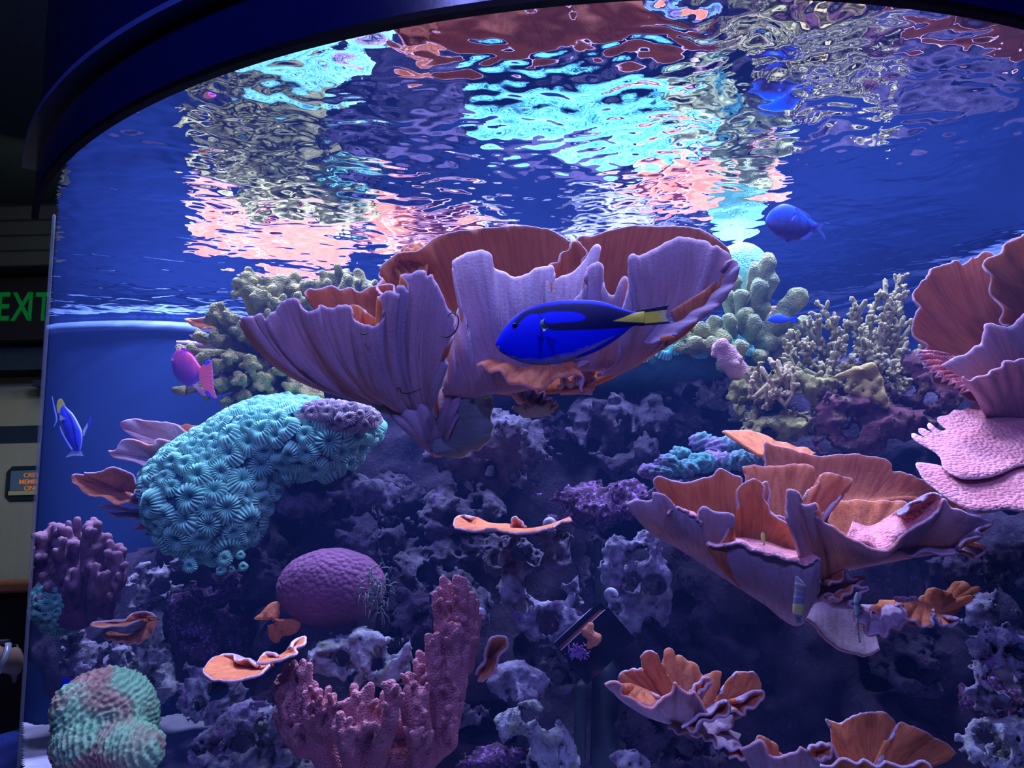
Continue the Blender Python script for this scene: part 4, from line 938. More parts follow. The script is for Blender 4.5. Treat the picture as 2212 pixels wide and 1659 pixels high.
rock(2140, 1230, 1.55, 110, 60, 50, 'rock_dark', 42, (), 'near-black rock under the bumpy pink table coral')
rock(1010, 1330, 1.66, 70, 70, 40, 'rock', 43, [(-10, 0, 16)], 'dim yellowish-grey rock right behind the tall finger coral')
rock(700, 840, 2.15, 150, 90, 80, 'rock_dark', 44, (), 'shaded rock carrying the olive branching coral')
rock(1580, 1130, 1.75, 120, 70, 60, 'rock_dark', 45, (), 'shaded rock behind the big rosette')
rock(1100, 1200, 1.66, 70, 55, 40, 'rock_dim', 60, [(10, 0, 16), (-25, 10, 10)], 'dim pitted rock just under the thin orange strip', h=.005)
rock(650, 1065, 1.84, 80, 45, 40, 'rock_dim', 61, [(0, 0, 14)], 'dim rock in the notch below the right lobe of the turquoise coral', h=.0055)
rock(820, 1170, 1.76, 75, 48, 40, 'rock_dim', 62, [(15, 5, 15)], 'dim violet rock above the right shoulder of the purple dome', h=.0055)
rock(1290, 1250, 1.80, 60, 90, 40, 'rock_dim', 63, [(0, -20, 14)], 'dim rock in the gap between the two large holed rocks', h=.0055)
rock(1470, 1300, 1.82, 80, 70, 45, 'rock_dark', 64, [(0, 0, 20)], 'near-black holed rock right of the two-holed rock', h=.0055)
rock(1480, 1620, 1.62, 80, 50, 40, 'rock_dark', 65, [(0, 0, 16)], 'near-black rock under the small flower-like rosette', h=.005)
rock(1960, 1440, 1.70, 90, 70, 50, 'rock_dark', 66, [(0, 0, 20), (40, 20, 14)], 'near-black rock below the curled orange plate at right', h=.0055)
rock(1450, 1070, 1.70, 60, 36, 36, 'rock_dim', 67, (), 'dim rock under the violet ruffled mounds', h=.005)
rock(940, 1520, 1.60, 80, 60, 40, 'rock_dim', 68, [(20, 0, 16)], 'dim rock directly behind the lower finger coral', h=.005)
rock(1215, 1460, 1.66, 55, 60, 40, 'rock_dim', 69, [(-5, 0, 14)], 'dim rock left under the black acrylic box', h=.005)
# pale rocks far back whose sunlit tops show only in the water mirror
for k_, (x_, y_, Y_, w_, lb_) in enumerate([(900, 800, 2.62, 95, 'first of three from the left'), (1060, 800, 2.75, 110, 'second of three from the left'), (1290, 805, 2.70, 120, 'nearest the right wing of the cup'), (1460, 800, 2.95, 110, 'behind the sage-green coral')]):
    rock(x_, y_, Y_, w_, 70, 130, 'rock_light', 46 + k_, [(0, 0, 22)], 'pale rock far back, mirrored in the water, ' + lb_, h=.014, pore=.58)

# ------------------------------------------------------------------ turquoise candy coral: puffy pleated polyps on a fleshy mound
def polyp_mesh(nm, pleats=19, seed=0, na=120, nr=9, gc=(0.12, 0.46, 0.44), tc=(0.42, 0.92, 0.70)):
    rng = np.random.default_rng(seed)
    a = np.linspace(0, 2 * PI, na, endpoint=False); r = np.linspace(0, 1, nr) ** .85
    A, Rr = np.meshgrid(a, r, indexing='ij')
    pl = 2 * np.abs(np.cos(pleats * A / 2 + .8 * np.sin(A * 2 + seed))) - 1
    rad = Rr * (1 + .09 * pl * Rr + .06 * np.sin(3 * A + seed) + .04 * np.sin(5 * A + 2 * seed))
    z = .42 * np.sin(np.clip(Rr * 1.12, 0, 1) * PI * .86) ** 1.1 - .12 * (Rr < .05) + .13 * pl * np.sin(PI * np.clip(Rr, 0, 1) * .88) - .55 * np.clip(Rr - .82, 0, 1) * 3
    x = rad * np.cos(A); y = rad * np.sin(A)
    V = np.stack([x, y, z], -1).reshape(-1, 3)
    col = (.5 + .5 * pl) * np.clip(Rr * 1.6, 0, 1)
    C = np.array(gc) * (1 - col[..., None]) + np.array(tc) * col[..., None]
    I = np.arange(na * nr).reshape(na, nr)
    J = np.roll(I, -1, 0)
    F = np.stack([I[:, :-1], I[:, 1:], J[:, 1:], J[:, :-1]], -1).reshape(-1, 4)[:, ::-1]
    return V, F, C.reshape(-1, 3)

def basis(n, spin):
    n = n / np.linalg.norm(n); h = np.array([0, 0, 1.]) if abs(n[2]) < .9 else np.array([1., 0, 0])
    x = np.cross(h, n); x /= np.linalg.norm(x); y = np.cross(n, x)
    c, s = math.cos(spin), math.sin(spin)
    return np.stack([x * c + y * s, -x * s + y * c, n], 1)

def candy(name, label, blobs, rpx, Yref, seed, h=.012, extra=(), maxn=100, colr=None, shrink_top=.75, group=None, front=-.35):
    v = Vol(*blob_bounds(blobs), h)
    for (x, y, Y, rx, ry, rz) in blobs:
        s = Y / FPX; v.ell(P(x, y, Y), np.array([rx, rz, ry]) * s, k=.04)
    V, Q = v.nets(); N_ = vnormals(V, Q)
    c0 = V.mean(0)
    if ((V - c0) * N_).sum() < 0: N_ = -N_; Q = Q[:, ::-1]
    root = empty(name, [c0[0], c0[1], V[:, 2].min()], label, 'coral', group)
    mesh('flesh', V - N_ * .004, Q, M['candy_body'], root)
    rng = np.random.default_rng(seed)
    view = EYE - V; view /= np.linalg.norm(view, axis=1)[:, None]
    good = ((N_ * view).sum(1) > front) | (N_[:, 2] > .3)
    idx = np.where(good)[0]; rng.shuffle(idx)
    placed = []; pr = []
    for i in idx:
        up = max(0, N_[i, 2]); r = rpx * Yref / FPX * (1 - (1 - shrink_top) * up) * rng.uniform(.78, 1.15)
        if placed:
            d = np.linalg.norm(np.array(placed)[:, :3] - V[i], axis=1)
            if (d < (np.array(pr) + r) * .60).any(): continue
        placed.append(V[i]); pr.append(r)
        if len(placed) > 900: break
    items = []
    for p_, r in zip(placed, pr):
        i = np.argmin(((V - p_) ** 2).sum(1))
        items.append((p_, N_[i] + rng.normal(0, .16, 3) + np.array([0, 0, .10]), r))
    for (x, y, Y, r, nx, nz) in extra:
        items.append((P(x, y, Y), np.array([nx, -.8, nz]), r * Y / FPX))
    protos = [polyp_mesh('polyp', 17 + 2 * k, k, **(colr or {})) for k in range(4)]
    mes = []
    # nearest to the eye come first: those are separate parts, the rest is one object
    order = sorted(range(len(items)), key=lambda q: np.linalg.norm(items[q][0] - EYE) - items[q][2] * 8 - .25 * (items[q][1] @ (EYE - items[q][0])) / np.linalg.norm(items[q][1]))
    O = org(root)
    for k in range(4):
        Vp, Fp, Cp = protos[k]
        o = mesh('polyp', Vp, Fp, M['candy'], root, attrs={'Col': Cp}) if False else None
        me = bpy.data.meshes.new('polyp'); me.from_pydata(Vp.tolist(), [], Fp.tolist()); me.materials.append(M['candy'])
        me.polygons.foreach_set('use_smooth', np.ones(len(Fp), bool))
        at = me.attributes.new('Col', 'FLOAT_COLOR', 'POINT'); at.data.foreach_set('color', np.hstack([Cp, np.ones((len(Cp), 1))]).astype(np.float32).ravel())
        mes.append(me)
    rest = []
    for q, i in enumerate(order):
        p_, n_, r = items[i]; B = basis(n_, rng.uniform(0, 6.28)); k = q % 4
        sc = np.array([r * rng.uniform(.85, 1.15), r, r * rng.uniform(.9, 1.3)])
        if q < maxn:
            o = bpy.data.objects.new('polyp', mes[k]); COL.objects.link(o); o.parent = root
            m4 = np.eye(4); m4[:3, :3] = B * sc[None]; m4[:3, 3] = p_ - O
            o.matrix_local = Matrix(m4.tolist())
        else:
            rest.append((protos[k], B * sc[None], p_))
    if rest:
        Vs = []; Fs = []; Cs = []; off = 0
        for (Vp, Fp, Cp), B, p_ in rest:
            Vs.append(Vp @ B.T + p_); Fs.append(Fp + off); Cs.append(Cp); off += len(Vp)
        o = mesh('polyp_mass', np.concatenate(Vs), np.concatenate(Fs), M['candy'], root, attrs={'Col': np.concatenate(Cs)})
        o['kind'] = 'stuff'
    return root

def blob_bounds(blobs):
    lo = np.min([P(x, y, Y) - np.array([rx, rz, ry]) * Y / FPX for (x, y, Y, rx, ry, rz) in blobs], 0) - .06
    hi = np.max([P(x, y, Y) + np.array([rx, rz, ry]) * Y / FPX for (x, y, Y, rx, ry, rz) in blobs], 0) + .06
    return lo, hi

candy('candy_coral', 'large turquoise candy coral colony of pleated polyps, left of the mauve vase coral',
      [(450, 1080, 1.78, 122, 118, 100), (500, 1010, 1.84, 130, 90, 110), (590, 950, 1.84, 130, 78, 110), (690, 950, 1.78, 92, 72, 90), (760, 925, 1.80, 55, 30, 60), (400, 1040, 1.86, 75, 70, 80), (620, 900, 1.95, 110, 40, 90)], 30, 1.75, 3, shrink_top=.55,
      extra=[(404, 1200, 1.72, 16, -.3, .1), (410, 1222, 1.70, 15, 0, .1), (392, 1160, 1.74, 12, -.4, .2), (485, 1207, 1.70, 16, 0, .2), (520, 1199, 1.70, 9, .2, .2), (477, 1232, 1.70, 10, 0, .1), (525, 1224, 1.70, 10, .2, .1), (500, 1230, 1.71, 7, 0, 0), (803, 925, 1.70, 16, .3, .5), (815, 935, 1.70, 12, .3, .4)])
candy('candy_coral', 'small turquoise candy coral against the left glass edge, under the plum coral',
      [(112, 1295, 1.93, 34, 44, 34), (140, 1320, 2.00, 46, 42, 50)], 15, 1.9, 5, h=.010, maxn=40)
candy('candy_coral', 'pinkish brown candy coral crowning the large turquoise colony',
      [(700, 893, 1.72, 50, 24, 40), (770, 905, 1.70, 45, 24, 40)], 17, 1.7, 6, h=.008, maxn=40, colr=dict(gc=(.22, .16, .22), tc=(.62, .46, .55)))
candy('candy_coral', 'bright cyan coral table far behind the widest cup, mirrored on the water',
      [(1120, 800, 1.98, 110, 50, 100), (1260, 800, 2.00, 140, 55, 120), (1420, 790, 2.03, 130, 60, 125), (1540, 790, 2.05, 100, 60, 110)], 26, 2.0, 8, h=.016, maxn=20, colr=dict(gc=(.08, .45, .48), tc=(.30, .92, .86)), front=2)
candy('candy_coral', 'green candy coral mound far behind the mauve vase, mirrored on the water',
      [(650, 830, 2.25, 110, 45, 110), (760, 800, 2.35, 90, 45, 100)], 22, 2.25, 9, h=.02, maxn=10, colr=dict(gc=(.14, .40, .28), tc=(.34, .80, .55)), front=2)

# ------------------------------------------------------------------ branching corals grown as joined branches
def branchy(name, label, caps_, Yc, mat_, h=.004, k=.006, seed=0, bump=.0012, bfreq=120, tip=None, base=None, trad=.05, group=None):
    """caps_: (p0, p1, r0, r1) world; tip colour close to the outer ends"""
    a = np.array([c[0] for c in caps_] + [c[1] for c in caps_]); rm = max(max(c[2], c[3]) for c in caps_)
    v = Vol(a.min(0) - rm - .02, a.max(0) + rm + .02, h)
    for c in caps_: v.cap(c[0], c[1], c[2], c[3], k)
    v.noise(bump * 2, bfreq * .35, 2, seed, band=.02)
    if bump: v.noise(bump, bfreq, 2, seed + 1, band=.01)
    V, Q = v.nets()
    at = None
    if tip is not None:
        tips = np.array([c[1] for c in caps_ if len(c) > 4 and c[4]]); d = np.full(len(V), 9.)
        for i in range(0, len(V), 20000):
            d[i:i + 20000] = np.sqrt(((V[i:i + 20000, None] - tips[None]) ** 2).sum(-1)).min(1)
        f = np.clip(1 - d / trad, 0, 1)[:, None]
        at = {'Col': np.array(base) * (1 - f) + np.array(tip) * f}
    o = mesh(name, V, Q, M[mat_], attrs=at)
    return tag(o, label, 'coral', group)

rg = np.random.default_rng(11)
def knobs(x, y, Y, r, n, rs=.5, up=.3):
    """a head of stubby knobs around a centre, pixel sizes"""
    s = Y / FPX; c = P(x, y, Y); out = []
    for i in range(n):
        d = rg.normal(0, 1, 3); d[2] = d[2] + up; d[1] -= .25; d /= np.linalg.norm(d)
        out.append((c, c + d * r * s * rg.uniform(.7, 1.05), r * rs * s * .8, r * rs * s * rg.uniform(.7, 1.0), True))
    return out

# olive-brown coral at the left
cp = []
heads = [(530, 622, 1.98, 30), (562, 650, 1.95, 26), (545, 600, 2.02, 22), (596, 622, 2.00, 26), (625, 612, 2.04, 26), (660, 625, 2.02, 24), (610, 655, 1.95, 22), (650, 655, 1.98, 22), (705, 612, 2.05, 24), (735, 595, 2.06, 24), (752, 612, 2.02, 22), (780, 606, 2.05, 20), (800, 620, 2.04, 18),
         (470, 668, 1.95, 26), (500, 690, 1.93, 22), (455, 690, 1.97, 16), (430, 725, 2.0, 14), (470, 730, 1.95, 22), (520, 715, 1.93, 22), (405, 762, 1.95, 22), (432, 775, 1.93, 14), (470, 790, 1.92, 18), (500, 770, 1.90, 20), (540, 790, 1.90, 22), (390, 845, 1.94, 14), (412, 838, 1.93, 12), (450, 850, 1.96, 16), (480, 830, 1.92, 18), (520, 820, 1.90, 20), (490, 870, 1.93, 16), (530, 860, 1.92, 18),
         (570, 830, 1.92, 22), (610, 800, 1.93, 22), (580, 870, 1.95, 20), (630, 840, 1.95, 20), (660, 860, 1.96, 18), (600, 740, 1.95, 24), (560, 720, 1.93, 22), (640, 700, 1.97, 24), (690, 860, 1.98, 16), (585, 690, 1.95, 20), (350 + 330, 660, 2.0, 18)]
for (x, y, Y, r) in heads:
    cp += knobs(x, y, Y, r, 9, .42)
    s = Y / FPX
    cp.append((P(x, y, Y), P(620 + (x - 620) * .35, 790 + (y - 790) * .3, 2.12), r * .55 * s, 26 * s))
cp.append((P(560, 790, 2.10), P(680, 840, 2.15), .05, .06))
branchy('branching_coral', 'big olive-brown knobby branching coral behind the mauve vase, upper left', cp, 2.0, 'bush', h=.0050, k=.008, seed=2, bump=.0012)

# knobby sage-green coral right of the cup
cp = []
root = P(1590, 790, 2.05)
for (x, y, Y, r) in [(1660, 568, 1.92, 19), (1632, 585, 1.95, 16), (1668, 605, 1.93, 15), (1640, 620, 1.92, 18), (1600, 640, 1.93, 16), (1570, 640, 1.96, 15), (1585, 610, 1.97, 16), (1722, 645, 1.88, 25), (1700, 660, 1.90, 16), (1610, 680, 1.92, 17), (1575, 690, 1.90, 15), (1630, 700, 1.90, 17), (1650, 665, 1.95, 16),
                     (1545, 700, 1.86, 18), (1515, 712, 1.84, 16), (1490, 700, 1.86, 15), (1475, 725, 1.84, 14), (1500, 740, 1.82, 16), (1535, 745, 1.82, 17), (1560, 730, 1.84, 18), (1575, 765, 1.80, 18), (1600, 750, 1.82, 16), (1468, 752, 1.84, 12), (1690, 690, 1.90, 18), (1715, 705, 1.92, 20), (1740, 700, 1.93, 18), (1745, 725, 1.93, 17), (1700, 730, 1.92, 18), (1665, 740, 1.92, 18), (1640, 770, 1.92, 17), (1680, 770, 1.95, 16), (1620, 810, 1.86, 14), (1560, 790, 1.80, 15)]:
    s = Y / FPX; mid = P((x * .6 + 1595 * .4), (y * .62 + 780 * .38), Y + .05)
    cp.append((mid, P(x, y, Y), r * .62 * s, r * s, True)); cp.append((root, mid, 22 * s, r * .7 * s))
    cp += knobs(x, y, Y, r * .9, 4, .5, .5)
branchy('knobby_coral', 'sage-green coral with thick knobby fingers, right of the widest cup', cp, 1.9, 'stub', h=.0045, k=.009, seed=7, bump=.0012, bfreq=160)
cp = [(P(1595, 812, 1.80), P(1570, 770, 1.78), .022, .026, True), (P(1600, 800, 1.80), P(1560, 745, 1.76), .02, .017, True)] + knobs(1560, 765, 1.78, 20, 10, .5) + knobs(1585, 785, 1.78, 18, 8, .5) + knobs(1600, 805, 1.79, 10, 6, .5)
branchy('cup_coral', 'small dusty-pink knobby coral at the foot of the sage-green coral', cp, 1.8, 'finger', h=.004, k=.006, seed=9, tip=(.75, .45, .5), base=(.5, .25, .32))
# cyan dome behind it
def dome(name, label, cat, x, y, Y, rx, ry, rz, m, bumps=.003, freq=60, h=.006, col=None):
    s = Y / FPX; c = P(x, y, Y); R = np.array([rx, rz, ry]) * s
    v = Vol(c - R - .03, c + R + .03, h); v.ell(c, R, .01)
    v.noise(bumps, freq * .3, 2, 3, band=.03); v.noise(bumps * .7, freq, 2, 4, band=.02)
    V, Q = v.nets(); return tag(mesh(name, V, Q, M[m]), label, cat)
dome('dome_coral', 'bright pale cyan dome coral peeking behind the sage-green coral, near the water surface', 'coral', 1600, 590, 2.10, 62, 68, 70, 'cyan', h=.008)

# cream-tipped twiggy coral
def tubes(segs, sides=6):
    Vs, Fs, Cs, off = [], [], [], 0
    for path, rad, c0, c1 in segs:
        path = np.array(path); n = len(path)
        T = np.gradient(path, axis=0); T /= np.maximum(np.linalg.norm(T, axis=1), 1e-9)[:, None]
        ref = np.array([.3, 1, .2]); X = np.cross(T, ref); X /= np.maximum(np.linalg.norm(X, axis=1), 1e-9)[:, None]; Yv = np.cross(T, X)
        rad = np.interp(np.linspace(0, 1, n), np.linspace(0, 1, len(rad)), rad)
        a = np.arange(sides) * 2 * PI / sides
        ringv = path[:, None] + rad[:, None, None] * (np.cos(a)[None, :, None] * X[:, None] + np.sin(a)[None, :, None] * Yv[:, None])
        tipv = path[-1] + T[-1] * rad[-1]
        Vs.append(np.vstack([ringv.reshape(-1, 3), tipv[None]]))
        I = np.arange(n * sides).reshape(n, sides) + off; J = np.roll(I, -1, 1)
        Fs.append(np.stack([I[:-1], J[:-1], J[1:], I[1:]], -1).reshape(-1, 4))
        tp = off + n * sides
        Fs.append(np.stack([I[-1], J[-1], np.full(sides, tp), np.full(sides, tp)], -1))
        t = np.repeat(np.linspace(0, 1, n), sides)[:, None]
        Cs.append(np.vstack([np.array(c0) * (1 - t) + np.array(c1) * t, np.array([c1])])); off += n * sides + 1
    V, F, C = np.concatenate(Vs), np.concatenate(Fs), np.concatenate(Cs)
    return V, [tuple(dict.fromkeys(f)) for f in F.tolist()], C

rt = np.random.default_rng(23)
def twiggy(name, label, root, tips, r0, base, tip, ntw=9, tl=.03, mat_='twig', rtw=.0036, bushy=1.0):
    segs = []
    for (x, y, Y) in tips:
        e = P(x, y, Y); r = P(*root); n = 9
        t = np.linspace(0, 1, n)[:, None]
        bend = np.array([0, 0, -.05]) + rt.normal(0, .02, 3)
        path = r * (1 - t) + e * t + bend * (4 * t * (1 - t)) + rt.normal(0, .003, (n, 3)) * np.sin(PI * t)
        segs.append((path, [r0, r0 * .6, rtw * 1.3], base, np.array(base) * .4 + np.array(tip) * .6))
        for i in range(int(ntw * bushy)):
            q = rt.uniform(.3, 1.0); k = min(int(q * (n - 1)), n - 2); p0 = path[k] + (path[k + 1] - path[k]) * (q * (n - 1) - k)
            d = (e - r) / np.linalg.norm(e - r) * .5 + rt.normal(0, .65, 3) + np.array([0, -.25, .45]); d /= np.linalg.norm(d)
            L = tl * rt.uniform(.5, 1.2); mid = p0 + d * L * .5 + rt.normal(0, L * .08, 3)
            c0 = np.array(base) * (1 - q * .25) + np.array(tip) * q * .25
            segs.append(([p0, mid, p0 + d * L], [rtw * 1.3, rtw, rtw * 1.05], c0, tip))
            for j in range(3):
                d2 = d + rt.normal(0, .7, 3) + np.array([0, -.1, .3]); d2 /= np.linalg.norm(d2); L2 = L * rt.uniform(.3, .5)
                s0 = mid + (p0 + d * L - mid) * rt.uniform(0, 1)
                segs.append(([s0, s0 + d2 * L2], [rtw * .95, rtw * .95], (c0 + np.array(tip)) / 2, tip))
    V, F, C = tubes(segs)
    return tag(mesh(name, V, F, M[mat_], attrs={'Col': C}), label, 'coral')
twiggy('branching_coral', 'cream-tipped twiggy branching coral left of the orange fan, upper right', (1850, 830, 1.86),
       [(1943, 595, 1.84), (1912, 605, 1.82), (1955, 625, 1.84), (1920, 640, 1.80), (1895, 650, 1.82), (1870, 650, 1.80), (1845, 650, 1.82), (1780, 665, 1.84), (1770, 680, 1.80), (1800, 700, 1.80), (1740, 700, 1.84), (1710, 720, 1.82), (1695, 745, 1.80), (1705, 770, 1.78), (1750, 750, 1.78), (1775, 790, 1.76), (1820, 740, 1.76), (1860, 720, 1.76), (1900, 710, 1.76), (1950, 690, 1.80), (1985, 680, 1.82), (2005, 715, 1.82), (1995, 745, 1.80), (1960, 740, 1.76), (2008, 770, 1.80), (1975, 790, 1.78), (1930, 780, 1.74), (1890, 770, 1.74), (1840, 775, 1.74), (1960, 830, 1.76), (1740, 800, 1.76), (1915, 680, 1.80), (1880, 690, 1.80)],
       .013, (.030, .022, .014), (.50, .46, .22), ntw=34, tl=.021, rtw=.0045)
twiggy('branching_coral', 'small pale yellow antler-like coral on the yellow-green rock', (1668, 825, 1.72),
       [(1632, 805, 1.70), (1645, 795, 1.70), (1662, 775, 1.70), (1680, 780, 1.70), (1700, 790, 1.70), (1690, 815, 1.70), (1655, 835, 1.70), (1715, 800, 1.70)], .008, (.4, .30, .16), (.62, .50, .28), ntw=5, tl=.016, rtw=.0042)

# plum-coloured coral at the left edge
cp = []
rg = np.random.default_rng(31)
for i in range(90):
    x = rg.uniform(78, 262); y = 1300 - rg.uniform(.1, 1) * (115 + 75 * math.sin((x - 60) / 210 * PI)); Y = 1.90 + rg.uniform(-.06, .06) + (.05 if x < 120 else 0)
    s = Y / FPX; r = rg.uniform(7, 11)
    lean = (x - 170) * .12
    cp.append((P(x - lean, y + 60, Y + .04), P(x, y, Y), r * .9 * s, r * s, True))
    if rg.random() < .6: cp.append((P(x, y + 20, Y + .01), P(x + rg.uniform(-14, 14), y + rg.uniform(-4, 12), Y - .02), r * .8 * s, r * .85 * s, True))
for (x, y, r) in [(170, 1240, 60), (120, 1240, 45), (220, 1230, 45), (160, 1290, 50)]:
    cp.append((P(x, y, 1.97), P(x + 5, y + 20, 1.97), r * 1.9 / FPX, r * 1.9 / FPX))
branchy('branching_coral', 'plum-brown knobby branching coral against the left glass edge', cp, 1.9, 'purple_twig', h=.0042, k=.006, seed=5, tip=(.46, .26, .32), base=(.15, .055, .12), trad=.03)

# rose-brown finger coral, bottom centre left
cp = []
rg = np.random.default_rng(41)
def blade(tips, root_, Y, r, sub=3):
    """parallel fused fingers rising from a common root line"""
    for (x, y) in tips:
        s = Y / FPX; dY = rg.uniform(-.02, .02)
        rx = root_[0] + (x - root_[0]) * .45; ry = root_[1]
        mid = P(x * .7 + rx * .3, (y * .55 + ry * .45), Y + dY)
        cp.append((mid, P(x, y, Y + dY), r * s * 1.0, r * s * rg.uniform(.75, 1.0), True))
        cp.append((P(rx, ry, Y + .02), mid, r * 1.7 * s, r * s * 1.0))
        for k_ in range(sub):
            q = rg.uniform(.05, .75); px_ = x * (1 - q) + rx * q; py_ = y * (1 - q) + ry * q; dd = rg.choice([-1, 1]) * rg.uniform(.8, 1.7) * r
            cp.append((P(px_, py_ + 12, Y + dY), P(px_ + dd, py_ - rg.uniform(0, 14), Y + dY - rg.uniform(0, .03)), r * .7 * s, r * .55 * s, True))
blade([(957, 1252), (968, 1258), (985, 1250), (996, 1252), (940, 1285), (1012, 1272), (1020, 1285), (1030, 1300), (1035, 1330), (975, 1265), (1003, 1262)], (985, 1440), 1.40, 9)
blade([(925, 1375), (930, 1395), (945, 1372), (962, 1352), (975, 1350), (990, 1355), (1010, 1400), (920, 1420), (905, 1412), (898, 1430)], (950, 1560), 1.37, 9)
blade([(882, 1460), (895, 1480), (905, 1500), (880, 1490), (918, 1500), (870, 1512)], (935, 1640), 1.33, 10)
blade([(985, 1500), (1000, 1470), (970, 1480), (975, 1530)], (945, 1600), 1.36, 9)
blade([(622, 1440), (635, 1432), (655, 1430), (668, 1436), (605, 1465), (598, 1480), (612, 1470), (640, 1450)], (660, 1570), 1.38, 9)
blade([(595, 1545), (610, 1530), (625, 1500), (645, 1490), (660, 1500), (690, 1495), (710, 1488), (720, 1505), (700, 1520), (680, 1480)], (690, 1620), 1.35, 9)
blade([(765, 1485), (768, 1500), (750, 1520), (780, 1540), (792, 1528), (808, 1530), (840, 1540), (855, 1525), (790, 1490), (800, 1482), (830, 1500)], (790, 1640), 1.33, 10)
blade([(735, 1545), (725, 1560), (745, 1570), (860, 1490), (845, 1478)], (780, 1640), 1.30, 11)
for (x0, y0, x1, y1, r0, r1) in [(690, 1600, 730, 1660, 30, 34), (790, 1640, 900, 1640, 34, 38), (830, 1560, 880, 1570, 22, 22), (880, 1570, 890, 1540, 20, 14), (900, 1640, 960, 1600, 34, 26), (640, 1560, 700, 1620, 22, 28), (950, 1560, 960, 1600, 24, 26), (730, 1660, 820, 1690, 34, 40), (985, 1440, 955, 1560, 22, 24)]:
    cp.append((P(x0, y0, 1.38), P(x1, y1, 1.38), r0 * 1.38 / FPX, r1 * 1.38 / FPX))
branchy('finger_coral', 'tall rose-brown finger coral with upright fused branches, bottom centre left', cp, 1.36, 'finger', h=.0033, k=.006, seed=15, bump=.0008, bfreq=180, tip=(.68, .30, .32), base=(.46, .15, .19), trad=.025)

# purple dome
dm = dome('dome_coral', 'smooth purple egg-shaped coral dome left of the reef centre', 'coral', 716, 1268, 1.55, 114, 80, 80, 'dome', bumps=.0016, freq=110, h=.0045)
rg = np.random.default_rng(51)
segs = []
for i in range(90):
    b = P(815 + rg.normal(0, 14), 1275 + rg.normal(0, 22), 1.47); d = rg.normal(0, 1, 3); d[1] -= .6; d /= np.linalg.norm(d)
    segs.append(([b, b + d * .012, b + d * .02 + [0, 0, -.006 * rg.random() * 3]], [.0016, .0011, .0006], (.2, .26, .24), (.26, .34, .30)))
V_, F_, C_ = tubes(segs, 4)
tag(mesh('algae_tuft', V_, F_, M['algae']), 'straggly grey-green algae tuft on the right side of the purple dome', 'algae')

# green-brown brain coral, bottom left
def brain(name, label, lobes, seed, cA, cB, freq=150, h=.0045, mat_='brain', amp=.0045, kk=.018, cat='coral'):
    v = Vol(*blob_bounds(lobes), h)
    for (x, y, Y, rx, ry, rz) in lobes: v.ell(P(x, y, Y), np.array([rx, rz, ry]) * Y / FPX, k=kk)
    V, Q = v.nets(); N_ = vnormals(V, Q); c = V.mean(0)
    if ((V - c) * N_).sum() < 0: N_ = -N_; Q = Q[:, ::-1]
    cs = np.array([P(x, y, Y) for (x, y, Y, *_) in lobes]); k = np.argmin(((V[:, None] - cs[None]) ** 2).sum(-1), 1)
    L = V - cs[k]
    w = (fbm(V * 22, 2, seed) - .5) * 5 + (fbm(V * 70, 2, seed + 2) - .5) * 1.5
    rd = np.random.default_rng(seed).normal(0, 1, (len(cs), 3)) * [1, .5, .8] + [.2, 0, .8]; rd /= np.linalg.norm(rd, axis=1)[:, None]
    ridge = np.sin((L * rd[k]).sum(1) * freq * 2 + w * 2.0)
    jag_ = fbm(V * 150, 2, seed + 7) - .5
    f = .5 + .5 * ridge
    V = V + N_ * ((f ** 1.3) * amp + jag_ * amp * 2.6)[:, None]
    patch = np.clip((fbm(V * 14, 2, seed + 9) - .50) * 6, 0, 1)[:, None]
    C = np.array(cA) * (1 - patch) + np.array(cB) * patch
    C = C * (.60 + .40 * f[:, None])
    return tag(mesh(name, V, Q, M[mat_], attrs={'Col': C}), label, cat)
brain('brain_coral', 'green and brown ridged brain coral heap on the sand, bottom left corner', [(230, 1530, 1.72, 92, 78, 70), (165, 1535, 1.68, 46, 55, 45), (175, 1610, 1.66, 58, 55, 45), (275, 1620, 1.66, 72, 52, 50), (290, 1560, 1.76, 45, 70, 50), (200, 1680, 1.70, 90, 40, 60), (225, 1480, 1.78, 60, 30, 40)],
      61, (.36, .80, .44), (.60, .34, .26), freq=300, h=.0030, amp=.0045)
brain('ruffled_coral', 'teal and violet ruffled coral mound at the upper left edge of the big rosette', [(1405, 1018, 1.57, 24, 13, 24), (1440, 1003, 1.58, 26, 17, 26), (1478, 1012, 1.57, 30, 16, 26), (1470, 985, 1.62, 24, 17, 24), (1515, 1000, 1.59, 28, 19, 26), (1430, 1022, 1.56, 24, 10, 20)], 63, (.09, .34, .34), (.20, .13, .34), freq=260, h=.0028, amp=.0040, kk=.005, mat_='ruffle')
brain('ruffled_coral', 'lavender ruffled coral mound wedged left of the top plate of the big rosette', [(1515, 955, 1.66, 24, 20, 24), (1545, 968, 1.64, 24, 20, 24), (1580, 962, 1.64, 27, 20, 24), (1615, 968, 1.64, 24, 20, 24), (1560, 998, 1.60, 30, 20, 24), (1600, 995, 1.60, 26, 19, 24), (1635, 990, 1.62, 22, 18, 22), (1535, 990, 1.62, 18, 16, 20)], 67, (.28, .22, .42), (.12, .32, .34), freq=260, h=.0028, amp=.0040, kk=.005, mat_='ruffle')

